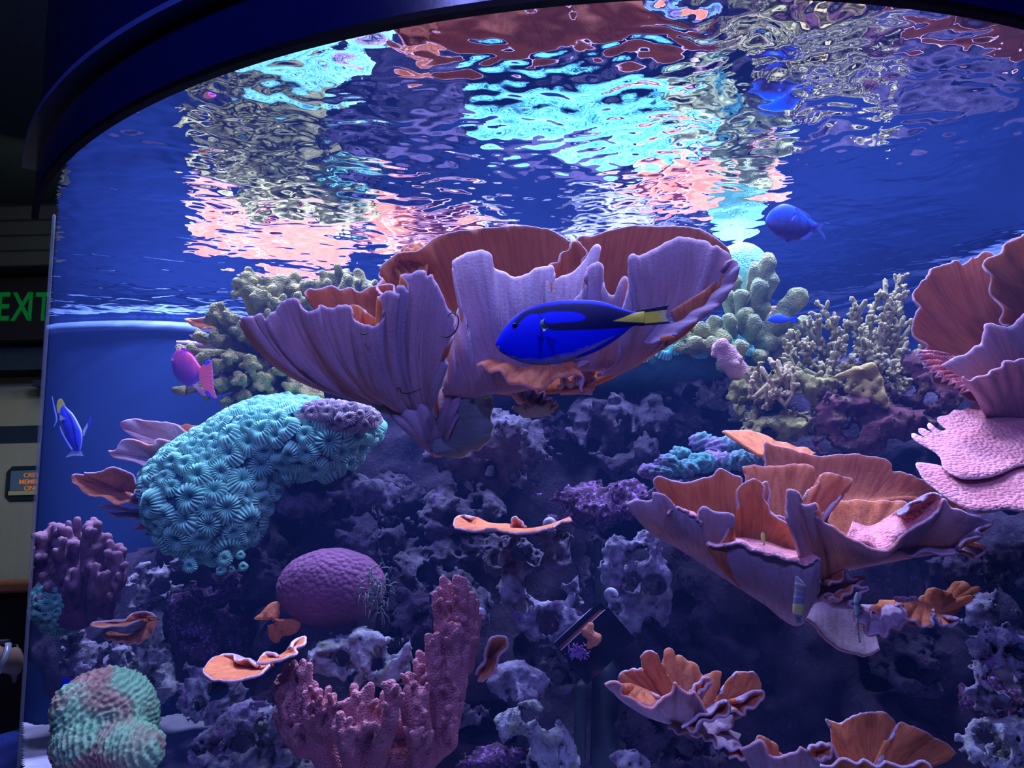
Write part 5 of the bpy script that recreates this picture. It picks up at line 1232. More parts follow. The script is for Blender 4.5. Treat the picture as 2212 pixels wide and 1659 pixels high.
# yellow sponge web
v = Vol(P(1790, 900, 1.62) - [0, .08, 0], P(1950, 760, 1.78) + [0, .06, .02], .004)
s_ = 1.68 / FPX
for (x0, y0, x1, y1, r0, r1) in [(1812, 815, 1850, 800, 5, 9), (1850, 800, 1880, 795, 9, 12), (1880, 795, 1895, 820, 12, 10), (1895, 820, 1905, 855, 11, 10), (1905, 855, 1915, 878, 10, 8), (1850, 800, 1830, 840, 8, 6), (1830, 840, 1870, 860, 7, 8), (1870, 860, 1905, 865, 8, 8), (1860, 815, 1875, 850, 6, 6), (1880, 810, 1850, 845, 6, 5), (1812, 815, 1790, 812, 5, 3), (1840, 820, 1890, 835, 5, 6)]:
    v.cap(P(x0, y0, 1.69), P(x1, y1, 1.67), r0 * s_, r1 * s_, .012)
v.noise(.004, 60, 2, 71, band=.02)
V_, Q_ = v.nets(); tag(mesh('sponge', V_, Q_, M['sponge']), 'yellow web-like sponge draped over the rock left of the orange fan', 'sponge')

# ------------------------------------------------------------------ fish
def inpoly(x, y, poly):
    r = np.zeros(np.shape(x), bool); n = len(poly)
    for i in range(n):
        x1, y1 = poly[i]; x2, y2 = poly[(i + 1) % n]
        if y1 == y2: continue
        r ^= ((y1 > y) != (y2 > y)) & (x < (x2 - x1) * (y - y1) / (y2 - y1) + x1)
    return r

def soft(x, y, poly, r=.8):
    return np.mean([inpoly(x + a, y + b, poly) for a, b in ((0, 0), (r, 0), (-r, 0), (0, r), (0, -r), (r * .7, r * .7), (-r * .7, -r * .7), (r * .7, -r * .7), (-r * .7, r * .7))], 0)

def fish_root(name, ribs, Y, label, cat='fish', group=None):
    c = np.mean([[(a[0] + a[2]) / 2, max(a[1], a[3])] for a in ribs], 0)
    return empty(name, P(c[0], c[1], Y), label, cat, group)

def fish_body(root, ribs, Y, colf, n=160, na=72, power=1.0, yaw=0.0):
    """ribs: (top x, top y, bottom x, bottom y, half thickness px) from head to tail"""
    R = catmull(np.array(ribs, float), n)
    tx, ty, bx, by, th = R.T
    L = np.hypot(np.gradient((tx + bx) / 2), np.gradient((ty + by) / 2)).cumsum(); L /= L[-1]
    a = np.linspace(0, 2 * PI, na, endpoint=False)
    ca, sa = np.cos(a), np.sin(a)
    ww = np.sign(sa) * np.abs(sa) ** 1.25          # lens-shaped section
    px_ = (tx + bx)[:, None] / 2 + (tx - bx)[:, None] / 2 * ca; py_ = (ty + by)[:, None] / 2 + (ty - by)[:, None] / 2 * ca
    dep = th[:, None] * ww * Y / FPX
    V = np.array([[P(px_[i, j], py_[i, j], Y + yaw * (L[i] - .5)) for j in range(na)] for i in range(n)])
    dirs = V - EYE; dirs /= np.linalg.norm(dirs, axis=2)[..., None]
    V = V + dirs * dep[..., None]
    C = colf(px_.reshape(-1), py_.reshape(-1), np.repeat(L, na), np.tile(ca, n))
    I = np.arange(n * na).reshape(n, na); J = np.roll(I, -1, 1)
    F = np.stack([I[:-1], J[:-1], J[1:], I[1:]], -1).reshape(-1, 4).tolist()
    VV = V.reshape(-1, 3)
    F += [I[0].tolist()[::-1], I[-1].tolist()]
    return mesh('body', VV, F, M['fish'], root, attrs={'Col': C})

def fin(root, name, outer, inner, Y, colf, n=60, rows=14, th=1.1, dY=0.0, dYo=0.0):
    O_ = catmull(np.array(outer, float), n); I_ = catmull(np.array(inner, float), n)
    v = np.linspace(0, 1, rows)[None, :, None]
    X = I_[:, None] * (1 - v) + O_[:, None] * v
    px_, py_ = X[..., 0], X[..., 1]
    vv = np.tile(np.linspace(0, 1, rows), (n, 1)); uu = np.tile(np.linspace(0, 1, n)[:, None], (1, rows))
    W = np.array([[P(px_[i, j], py_[i, j], Y + dY + dYo * vv[i, j]) for j in range(rows)] for i in range(n)])
    d = W - EYE; d /= np.linalg.norm(d, axis=2)[..., None]
    t = (th * (1 - .75 * vv) + .35 * np.sin(uu * PI * 26) * vv) * Y / FPX * .6
    A = W - d * t[..., None]; B2 = W + d * (th * (1 - .75 * vv) * Y / FPX * .6)[..., None]
    V = np.concatenate([A.reshape(-1, 3), B2.reshape(-1, 3)])
    I = np.arange(n * rows).reshape(n, rows); K = n * rows
    q = np.stack([I[:-1, :-1], I[1:, :-1], I[1:, 1:], I[:-1, 1:]], -1).reshape(-1, 4)
    F = np.concatenate([q, q[:, ::-1] + K, np.stack([I[:-1, -1], I[1:, -1], I[1:, -1] + K, I[:-1, -1] + K], 1), np.stack([I[0, :-1], I[0, 1:], I[0, 1:] + K, I[0, :-1] + K], 1), np.stack([I[-1, :-1] + K, I[-1, 1:] + K, I[-1, 1:], I[-1, :-1]], 1)])
    C = colf(px_.reshape(-1), py_.reshape(-1), uu.reshape(-1), vv.reshape(-1))
    return mesh(name, V, F, M['fin'], root, attrs={'Col': np.concatenate([C, C])})

def eye(root, x, y, Y, r, depth, ringc=(0.02, 0.02, 0.25)):
    c = P(x, y, Y); d = ray(x, y); d = d / np.linalg.norm(d); c = c - d * depth * Y / FPX
    a = np.linspace(0, 2 * PI, 28, endpoint=False); V = []; R = r * Y / FPX
    rightv = np.array([1, 0, 0.]); up = np.cross(rightv, d); up /= np.linalg.norm(up)
    for k, ph in enumerate(np.linspace(0, PI / 2, 7)):
        V += [c - d * R * .55 * math.sin(ph) + (rightv * math.cos(t_) + up * math.sin(t_)) * R * math.cos(ph) for t_ in a]
    V += [c + (rightv * math.cos(t_) + up * math.sin(t_)) * R * .9 + d * R * .8 for t_ in a]
    F = []
    order = [7, 0, 1, 2, 3, 4, 5, 6]
    for o0, o1 in zip(order[:-1], order[1:]):
        F += [(o0 * 28 + i, o0 * 28 + (i + 1) % 28, o1 * 28 + (i + 1) % 28, o1 * 28 + i) for i in range(28)]
    return mesh('eye', V, F, M['eye'], root)

def Z(pts, ox, oy, s): return [(ox + p[0] / s, oy + p[1] / s) + tuple(p[2:]) for p in pts]

# the big blue tang
def tang():
    Y = 1.10
    top = Z([(103, 632), (130, 570), (200, 450), (350, 300), (550, 205), (800, 152), (1000, 143), (1200, 150), (1350, 180), (1500, 232), (1640, 272), (1760, 262)], 1050, 620, 5.144)
    bot = Z([(105, 655), (150, 712), (230, 765), (400, 838), (600, 866), (800, 850), (1000, 798), (1200, 728), (1380, 630), (1530, 520), (1640, 436), (1760, 430)], 1050, 620, 5.144)
    th = [1.5, 7, 11, 17, 21, 22, 21, 19, 15, 10, 6.5, 4]
    ribs = [(a[0], a[1], b[0], b[1], t) for a, b, t in zip(top, bot, th)]
    root = fish_root('blue_tang', ribs, Y, 'vivid blue fish with black markings and yellow tail before the widest cup coral')
    black = Z([(285, 440), (300, 395), (345, 350), (390, 295), (480, 250), (650, 207), (900, 187), (1100, 187), (1300, 207), (1450, 242), (1640, 290), (1900, 250), (1900, 440), (1640, 432), (1550, 452), (1300, 470), (1000, 480), (760, 486), (690, 468), (640, 420), (610, 350), (570, 300), (500, 300), (430, 340), (368, 400), (345, 455), (305, 468)], 1050, 620, 5.144)
    hole = Z([(585, 305), (700, 276), (900, 270), (1040, 288), (1105, 322), (1108, 348), (1060, 375), (950, 388), (850, 393), (720, 404), (660, 392)], 1050, 620, 5.144)
    yel = Z([(1410, 377), (1520, 340), (1640, 290), (1900, 240), (1900, 400), (1740, 396), (1600, 388)], 1050, 620, 5.144)
    tops = np.array(top); bots = np.array(bot)
    def col(x, y, u, ca):
        C = np.tile(np.array([[0.0, 0.012, 1.0]]), (len(x), 1))
        by = np.interp(x, bots[:, 0], bots[:, 1]); ty = np.interp(x, tops[:, 0], tops[:, 1])
        bl = np.interp(x, Z([(105, 690), (250, 745), (400, 790), (600, 785), (800, 745), (950, 715), (1100, 660), (1250, 600), (1400, 540), (1500, 500)], 1050, 620, 5.144) and [p[0] for p in Z([(105, 690), (250, 745), (400, 790), (600, 785), (800, 745), (950, 715), (1100, 660), (1250, 600), (1400, 540), (1500, 500)], 1050, 620, 5.144)],
                       [p[1] for p in Z([(105, 690), (250, 745), (400, 790), (600, 785), (800, 745), (950, 715), (1100, 660), (1250, 600), (1400, 540), (1500, 500)], 1050, 620, 5.144)])
        n_ = vn(np.stack([x * .12, y * .3, x * 0], -1), 91) - .5
        g = np.clip((y - bl + 5 * n_) / 9, 0, 1)
        band = np.clip((x - 1235) / 15, 0, 1) * np.clip((y - (by - np.interp(x, [1235, 1290, 1330, 1370], [6, 10, 9, 8]))) / 1.0, 0, 1)
        g = (g * (1 - band))[:, None]
        C = C * (1 - g) + np.array([.30, .26, .62]) * g
        rim_ = (np.abs(y - (ty + np.interp(x, [1070, 1120, 1200, 1300, 1360], [2, 6, 8, 8, 6]))) < .8) & (x > 1085)
        C[rim_] *= .25
        edge = ((y - ty) < 1.3) | ((by - y) < 1.1)
        C[edge & (x > 1080)] *= .35
        C[(by - y > 9) & (by - y < 10.2) & (x > 1290) & (x < 1365)] *= .3
        bk = (soft(x, y, black) * (1 - soft(x, y, hole)))[:, None]
        C = C * (1 - bk) + np.array([.006, .006, .085]) * bk
        ye = soft(x, y, yel)[:, None]; C = C * (1 - ye) + np.array([.95, .86, .08]) * ye
        gill = (np.hypot((x - 1166) / 9, (y - 728) / 26) < 1) & (x > 1166)
        C[gill] *= .55
        m_ = (x < 1079) & (y > 747); C[m_] = (.35, .33, .6)
        return C
    bd = fish_body(root, ribs, Y, col, n=260, na=180)
    def tcol(x, y, u, v):
        C = np.tile(np.array([[.95, .86, .08]]), (len(x), 1))
        w = np.clip((v - .72) * 3, 0, .55)[:, None] + .25 * np.clip(.35 - v, 0, 1)[:, None]
        C = C * (1 - w) + np.array([.75, .8, .75]) * w
        C[(u < .20 + .06 * v) | (u > .86)] = (.010, .010, .07)
        return C
    fin(root, 'tail_fin', Z([(2035, 200), (2015, 235), (2000, 310), (2015, 365), (2060, 402)], 1050, 620, 5.144), Z([(1660, 268), (1690, 300), (1690, 340), (1700, 390), (1690, 436)], 1050, 620, 5.144), Y, tcol, n=80, rows=30, th=2.2)
    fin(root, 'pectoral_fin', Z([(688, 322), (650, 350), (640, 400), (655, 430), (690, 455), (640, 498)], 1050, 620, 5.144), Z([(600, 385), (598, 400), (600, 410), (604, 425), (610, 440), (622, 465)], 1050, 620, 5.144), Y - .032, lambda x, y, u, v: np.tile(np.array([[.22, .34, .30]]), (len(x), 1)), th=1.5, dYo=-.012)
    fin(root, 'pelvic_fin', Z([(860, 845), (840, 862), (810, 868)], 1050, 620, 5.144), Z([(700, 862), (740, 866), (790, 862)], 1050, 620, 5.144), Y - .006, lambda x, y, u, v: np.tile(np.array([[.34, .32, .55]]), (len(x), 1)))
    eye(bd, 1112.5, 702.5, Y, 5.2, 13.5)
tang()

def chromis():
    Y = 1.52
    s = (1630, 420, 12.29)
    top = Z([(282, 715), (320, 600), (420, 455), (550, 335), (750, 248), (950, 280), (1150, 370), (1300, 470), (1450, 600), (1570, 715), (1680, 760)], *s)
    bot = Z([(284, 760), (330, 850), (420, 975), (550, 1090), (780, 1200), (950, 1235), (1180, 1205), (1350, 1150), (1470, 1010), (1570, 960), (1680, 900)], *s)
    th = [2, 6, 11, 15, 18, 18, 16, 13, 9, 6, 3]
    ribs = [(a[0], a[1], b[0], b[1], t) for a, b, t in zip(top, bot, th)]
    r = fish_root('blue_chromis', ribs, Y, 'small round blue fish with a pale belly, alone in open water at upper right')
    def col(x, y, u, ca):
        t = np.clip((ca + .15) / .8, 0, 1)[:, None]; n_ = vn(np.stack([x * .3, y * .3, x * 0], -1), 93)[:, None]
        C = np.array([.16, .18, .62]) * (1 - t) + np.array([.02, .12, .95]) * t
        C = C * (.85 + .3 * n_)
        C[(np.abs(np.hypot((x - 1672) / 27, (y - 486) / 20) - 1) < .035) & (x > 1672) & (y > 480)] *= .7
        C[(np.abs(y - (477 + .2 * (x - 1655))) < .7) & (x < 1661)] *= .35
        return C
    bd = fish_body(r, ribs, Y, col, n=120, na=80, yaw=.05)
    c1 = lambda x, y, u, v: np.tile(np.array([[.18, .24, .85]]), (len(x), 1)) * (.8 + .3 * v[:, None])
    fin(r, 'tail_fin', Z([(2010, 790), (1870, 740), (1800, 870), (1760, 920), (1850, 1060), (1900, 1240)], *s), Z([(1640, 740), (1650, 780), (1660, 830), (1660, 870), (1650, 900), (1640, 920)], *s), Y, c1, n=60, rows=16)
    fin(r, 'dorsal_fin', Z([(1100, 330), (1350, 470), (1465, 560), (1475, 620)], *s), Z([(1090, 370), (1300, 500), (1400, 590), (1440, 640)], *s), Y, c1)
    fin(r, 'anal_fin', Z([(1250, 1225), (1380, 1195), (1500, 1110), (1545, 1040), (1500, 1005)], *s), Z([(1200, 1160), (1300, 1120), (1400, 1060), (1440, 1010), (1450, 990)], *s), Y, c1)
    fin(r, 'pelvic_fin', Z([(820, 1225), (930, 1300), (1130, 1310), (1060, 1250)], *s), Z([(800, 1180), (880, 1210), (980, 1225), (1000, 1220)], *s), Y - .008, c1)
    fin(r, 'pectoral_fin', Z([(1090, 480), (1110, 520), (1050, 640), (1000, 700)], *s), Z([(960, 620), (965, 630), (970, 650), (970, 670)], *s), Y - .03, c1, dYo=-.01)
    eye(bd, 1678.6, 471.0, Y, 4.6, 13)
chromis()

def anthias():
    Y = 1.74; s = (340, 730, 11.06)
    top = Z([(345, 505), (365, 430), (420, 340), (500, 262), (600, 262), (720, 330), (830, 410), (920, 530), (1010, 660), (1150, 780)], *s)
    bot = Z([(345, 560), (355, 700), (400, 880), (490, 1000), (600, 1090), (720, 1160), (860, 1150), (970, 1060), (1060, 1000), (1150, 960)], *s)
    th = [3, 7, 11, 14, 15, 15, 13, 9, 6, 4]
    ribs = [(a[0], a[1], b[0], b[1], t) for a, b, t in zip(top, bot, th)]
    r = fish_root('pink_wrasse', ribs, Y, 'bright pink fish turning away beside the olive branching coral, left')
    def col(x, y, u, ca):
        n_ = vn(np.stack([x * .16, y * .16, x * 0], -1), 95)[:, None]
        t = np.clip((ca + .7) / 1.3, 0, 1)[:, None]
        A_ = np.array([.34, .16, .75]) * (1 - t) + np.array([.95, .13, .30]) * t
        w = np.clip((n_ - .45) * 4, 0, 1) * .7 * (u[:, None] < .7)
        return A_ * (1 - w) + np.array([.55, .10, .75]) * w
    fish_body(r, ribs, Y, col, n=110, na=80, yaw=-.05)
    def tc(x, y, u, v):
        C = np.tile(np.array([[.95, .18, .30]]), (len(x), 1)); C[(np.abs(u - .5) > .37) & (v > .55)] = (.08, .08, .95)
        e = np.clip((v - .85) * 5, 0, .5)[:, None]; return C * (1 - e) + np.array([.5, .4, .9]) * e
    fin(r, 'tail_fin', Z([(1150, 560), (1230, 520), (1300, 560), (1318, 720), (1330, 900), (1345, 1080), (1360, 1240), (1420, 1440), (1330, 1430), (1200, 1370)], *s), Z([(1000, 740), (1005, 750), (1000, 780), (1000, 820), (1000, 860), (1000, 900), (1000, 940), (1000, 980), (1010, 1020), (1040, 1100)], *s), Y - .03, tc, n=80, rows=20)
    fin(r, 'pelvic_fin', Z([(1180, 1385), (1110, 1390), (1020, 1330), (940, 1240), (870, 1180)], *s), Z([(1010, 1180), (970, 1160), (930, 1130), (900, 1110), (840, 1100)], *s), Y - .02, lambda x, y, u, v: np.tile(np.array([[.85, .45, .75]]), (len(x), 1)))
    fin(r, 'dorsal_fin', Z([(560, 240), (640, 255), (730, 300), (850, 400), (950, 550), (1010, 640)], *s), Z([(560, 290), (640, 310), (720, 360), (830, 450), (900, 560), (970, 660)], *s), Y, lambda x, y, u, v: np.tile(np.array([[.6, .03, .8]]), (len(x), 1)))
    fin(r, 'pectoral_fin', Z([(335, 480), (325, 520), (335, 560)], *s), Z([(380, 490), (385, 520), (380, 550)], *s), Y - .01, lambda x, y, u, v: np.tile(np.array([[.7, .4, .9]]), (len(x), 1)), n=12, rows=5)
anthias()

def powder():
    Y = 1.80; s = (90, 840, 10.37)
    lf = Z([(470, 375), (420, 440), (395, 560), (420, 720), (460, 880), (520, 1040), (600, 1190), (680, 1310), (740, 1390)], *s)
    rt_ = Z([(510, 375), (610, 470), (700, 560), (785, 690), (850, 820), (905, 950), (915, 1100), (900, 1240), (870, 1370)], *s)
    th = [1.5, 5, 8, 9, 10, 9, 8, 5, 3]
    ribs = [(b[0], b[1], a[0], a[1], t) for a, b, t in zip(lf, rt_, th)]
    r = fish_root('powder_tang', ribs, Y, 'slim blue fish with a yellow fin swimming tail-down by the left glass edge')
    def col(x, y, u, ca):
        C = np.tile(np.array([[.06, .10, .95]]), (len(x), 1))
        st_ = (np.abs(ca - .1 - .2 * np.sin(u * 5)) < .13)[:, None]; C = np.where(st_, C * .45, C)
        e = (ca > .82)[:, None]; C = np.where(e, np.array([.35, .42, .9]), C)
        e = (ca < -.86)[:, None] & (u < .6)[:, None]; C = np.where(e, np.array([.45, .45, .65]), C)
        return C
    bd = fish_body(r, ribs, Y, col, n=110, na=64)
    fin(r, 'dorsal_fin', Z([(345, 520), (335, 380), (360, 260), (410, 222), (460, 240), (510, 320), (535, 385)], *s), Z([(390, 560), (410, 480), (440, 420), (465, 400), (490, 390), (505, 385), (515, 390)], *s), Y, lambda x, y, u, v: np.tile(np.array([[.80, .72, .16]]), (len(x), 1)))
    wb = lambda x, y, u, v: np.where((v > .45)[:, None], np.array([[.45, .62, .98]]), np.array([[.01, .05, .9]]))
    fin(r, 'side_fin', Z([(240, 165), (280, 330), (320, 500), (350, 640), (340, 740), (280, 850)], *s), Z([(220, 175), (240, 330), (262, 500), (290, 640), (290, 740), (262, 845)], *s), Y - .02, wb)
    fin(r, 'anal_fin', Z([(420, 825), (480, 980), (560, 1130), (640, 1260), (705, 1360)], *s), Z([(370, 830), (410, 980), (490, 1130), (570, 1270), (640, 1375)], *s), Y - .012, wb)
    fin(r, 'tail_fin', Z([(525, 1535), (600, 1530), (700, 1500), (850, 1500), (935, 1505)], *s), Z([(680, 1390), (700, 1400), (760, 1370), (830, 1365), (890, 1400)], *s), Y, lambda x, y, u, v: np.tile(np.array([[.35, .42, .92]]), (len(x), 1)) + (v[:, None] > .7) * np.array([[.35, .30, .0]]))
    fin(r, 'pectoral_fin', Z([(500, 640), (540, 668), (470, 690), (440, 720)], *s), Z([(400, 570), (410, 600), (405, 640), (400, 690)], *s), Y - .018, lambda x, y, u, v: np.tile(np.array([[.6, .6, .7]]), (len(x), 1)))
    fin(r, 'far_fin', Z([(1100, 620), (1105, 760), (1040, 880), (960, 1060)], *s), Z([(920, 940), (925, 960), (930, 980), (925, 1060)], *s), Y + .01, lambda x, y, u, v: np.where((v < .6)[:, None], np.array([[.55, .6, .55]]), np.array([[.08, .12, .7]])))
    eye(bd, 90 + 800 / 10.37, 840 + 1290 / 10.37, Y, 1.8, 5)
powder()

def little(name, label, ribs, Y, c_top, c_bot, tail, group=None, bands=None):
    r = fish_root(name, ribs, Y, label, 'fish', group)
    def col(x, y, u, ca):
        t = np.clip(ca * .7 + .5, 0, 1)[:, None]; C = np.array(c_bot) * (1 - t) + np.array(c_top) * t
        if bands is not None:
            for lo_, hi_, cc in bands: C[(u >= lo_) & (u < hi_)] = cc
        return C
    fish_body(r, ribs, Y, col, n=60, na=36)
    fin(r, 'tail_fin', tail[0], tail[1], Y, lambda x, y, u, v: np.tile(np.array([c_top]), (len(x), 1)), n=20, rows=6)
    return r
little('blue_damsel', 'tiny deep blue fish behind the green and brown brain coral', [(131, 1478, 131, 1482, 1), (136, 1467, 135, 1490, 5), (148, 1465, 146, 1498, 7), (158, 1472, 155, 1500, 5), (168, 1482, 163, 1496, 2)], 1.90, (.0, .01, .95), (.02, .02, .8), ([(172, 1476), (176, 1500)], [(165, 1484), (164, 1496)]))
little('blue_damsel', 'tiny blue fish half hidden behind the sage-green coral', [(1657, 690, 1657, 692, 1), (1668, 681, 1668, 697, 4), (1682, 678, 1682, 699, 5), (1696, 682, 1696, 697, 4), (1708, 687, 1708, 693, 2)], 1.86, (.01, .08, .95), (.05, .1, .9), ([(1722, 680), (1720, 700)], [(1706, 688), (1706, 693)]))
little('yellow_fish', 'tiny yellow fish in the hollow of the big rosette', [(1645, 1150, 1649, 1150, .6), (1643, 1156, 1652, 1155, 2), (1644, 1165, 1653, 1164, 2), (1648, 1172, 1652, 1172, 1)], 1.235, (.7, .7, .15), (.5, .6, .2), ([(1647, 1179), (1653, 1179)], [(1649, 1171), (1652, 1171)]))
little('fish_shaped_reflection', 'slender green, white and orange reflection shaped as an upright fish under the big rosette', [(1849, 1280, 1854, 1280, 1), (1845, 1290, 1856, 1290, 3), (1844, 1310, 1856, 1310, 4), (1847, 1330, 1855, 1330, 3), (1849, 1350, 1855, 1350, 3), (1852, 1368, 1857, 1368, 2)], 1.13, (.45, .55, .45), (.35, .45, .40), ([(1855, 1388), (1860, 1388)], [(1852, 1366), (1857, 1366)]), bands=[(.25, .33, (.12, .25, .25)), (.55, .62, (.12, .25, .25)), (.74, .93, (.65, .25, .15))])  # fish body added in place of a reflection on the glass
little('fish_shaped_reflection', 'pale grey fish-shaped reflection with thin bars and two yellow patches, on the big rosette underside', [(1719, 1244, 1722, 1244, 1), (1717, 1255, 1739, 1262, 4), (1716, 1275, 1739, 1280, 5), (1713, 1300, 1737, 1302, 5), (1712, 1322, 1734, 1326, 4), (1718, 1334, 1730, 1337, 2)], 1.12, (.25, .24, .38), (.25, .24, .38), ([(1722, 1344), (1732, 1346)], [(1718, 1333), (1730, 1336)]), bands=[(.20, .25, (.6, .58, .35)), (.36, .40, (.5, .35, .25)), (.50, .53, (.45, .4, .4)), (.68, .92, (.70, .68, .22))])  # another reflection on the glass, given a fish body

# ------------------------------------------------------------------ snails, threads, the acrylic box
def snail(x, y, Y, r, label, c):
    o = empty('sea_snail', P(x, y + r, Y), label, 'snail'); s = Y / FPX; c0 = P(x, y, Y)
    n, na = 90, 20; V = []
    for i in range(n):
        t = i / (n - 1); ang = t * 3.2 * 2 * PI; rr = r * s * (1 - t) ** 1.1; cen = c0 + np.array([math.cos(ang) * rr * .55 + r * s * .9 * t - r * .3 * s, -.3 * rr, math.sin(ang) * rr * .55 + r * s * .35 * t])
        w = rr * .62 + .0004
        for j in range(na):
            a = j / na * 2 * PI; V.append(cen + w * np.array([math.cos(a) * math.cos(ang), math.sin(a), math.cos(a) * math.sin(ang)]))
    F = [(i * na + j, i * na + (j + 1) % na, (i + 1) * na + (j + 1) % na, (i + 1) * na + j) for i in range(n - 1) for j in range(na)]
    mesh('shell', V, F, simple_mat('snail_shell', c, .4, bump=.3), o)
    n2 = 16; V = []; F = []
    for i in range(n2 + 1):
        for j in range(n2):
            ph = i / n2 * PI; a = j / n2 * 2 * PI
            V.append(c0 + s * r * np.array([math.sin(ph) * math.cos(a) * .8, math.sin(ph) * math.sin(a) * .5, math.cos(ph) * .28 - .72]))
    F = [(i * n2 + j, i * n2 + (j + 1) % n2, (i + 1) * n2 + (j + 1) % n2, (i + 1) * n2 + j) for i in range(n2) for j in range(n2)]
    mesh('foot', V, F, simple_mat('snail_foot', (.3, .3, .4), .5), o)
snail(1322, 1286, 1.50, 15, 'round blue-lit sea snail above the black acrylic box', (.45, .48, .62))
snail(1190, 1134, 1.60, 15, 'bluish sea snail behind the thin orange strip in the reef middle', (.30, .32, .48))
snail(1040, 1326, 1.46, 12, 'pale lilac sea snail tucked right of the tall finger coral', (.62, .55, .68))

def thread(pts, Y, r, label):
    pth = catmull([tuple(P(x, y, Y - d)) for x, y, d in pts], 40)
    V, F, C = tubes([(pth, [r * .4, r, r, r, r * .4], (0, 0, 0), (0, 0, 0))], 8)
    tag(mesh('black_strand', V, F, M['black_line']), label, 'strand')
thread([(967, 684, 0), (976, 676, .01), (988, 682, .02), (990, 700, .02), (982, 718, .02), (968, 728, .01), (952, 727, 0)], 1.18, .0012, 'thin black hooked strand on the right edge of the mauve vase')
thread([(860, 846, 0), (857, 840, .006), (864, 839, .008), (868, 848, .008), (885, 849, .006), (911, 840, 0)], 1.22, .0011, 'thin black wavy strand low on the mauve vase stem')
thread([(777, 718, 0), (785, 722, .006), (795, 721, 0)], 1.19, .0012, 'short black strand below the notch of the mauve vase')

def to_mesh(o):
    """real mesh letters instead of a font curve"""
    bpy.context.view_layer.update()
    me = bpy.data.meshes.new_from_object(o.evaluated_get(bpy.context.evaluated_depsgraph_get()))
    n = bpy.data.objects.new(o.name, me); n.name = o.name.split('.')[0]; COL.objects.link(n); n.parent = o.parent
    n.matrix_local = o.matrix_local.copy(); bpy.data.objects.remove(o); n.name = 'lettering'
    return n

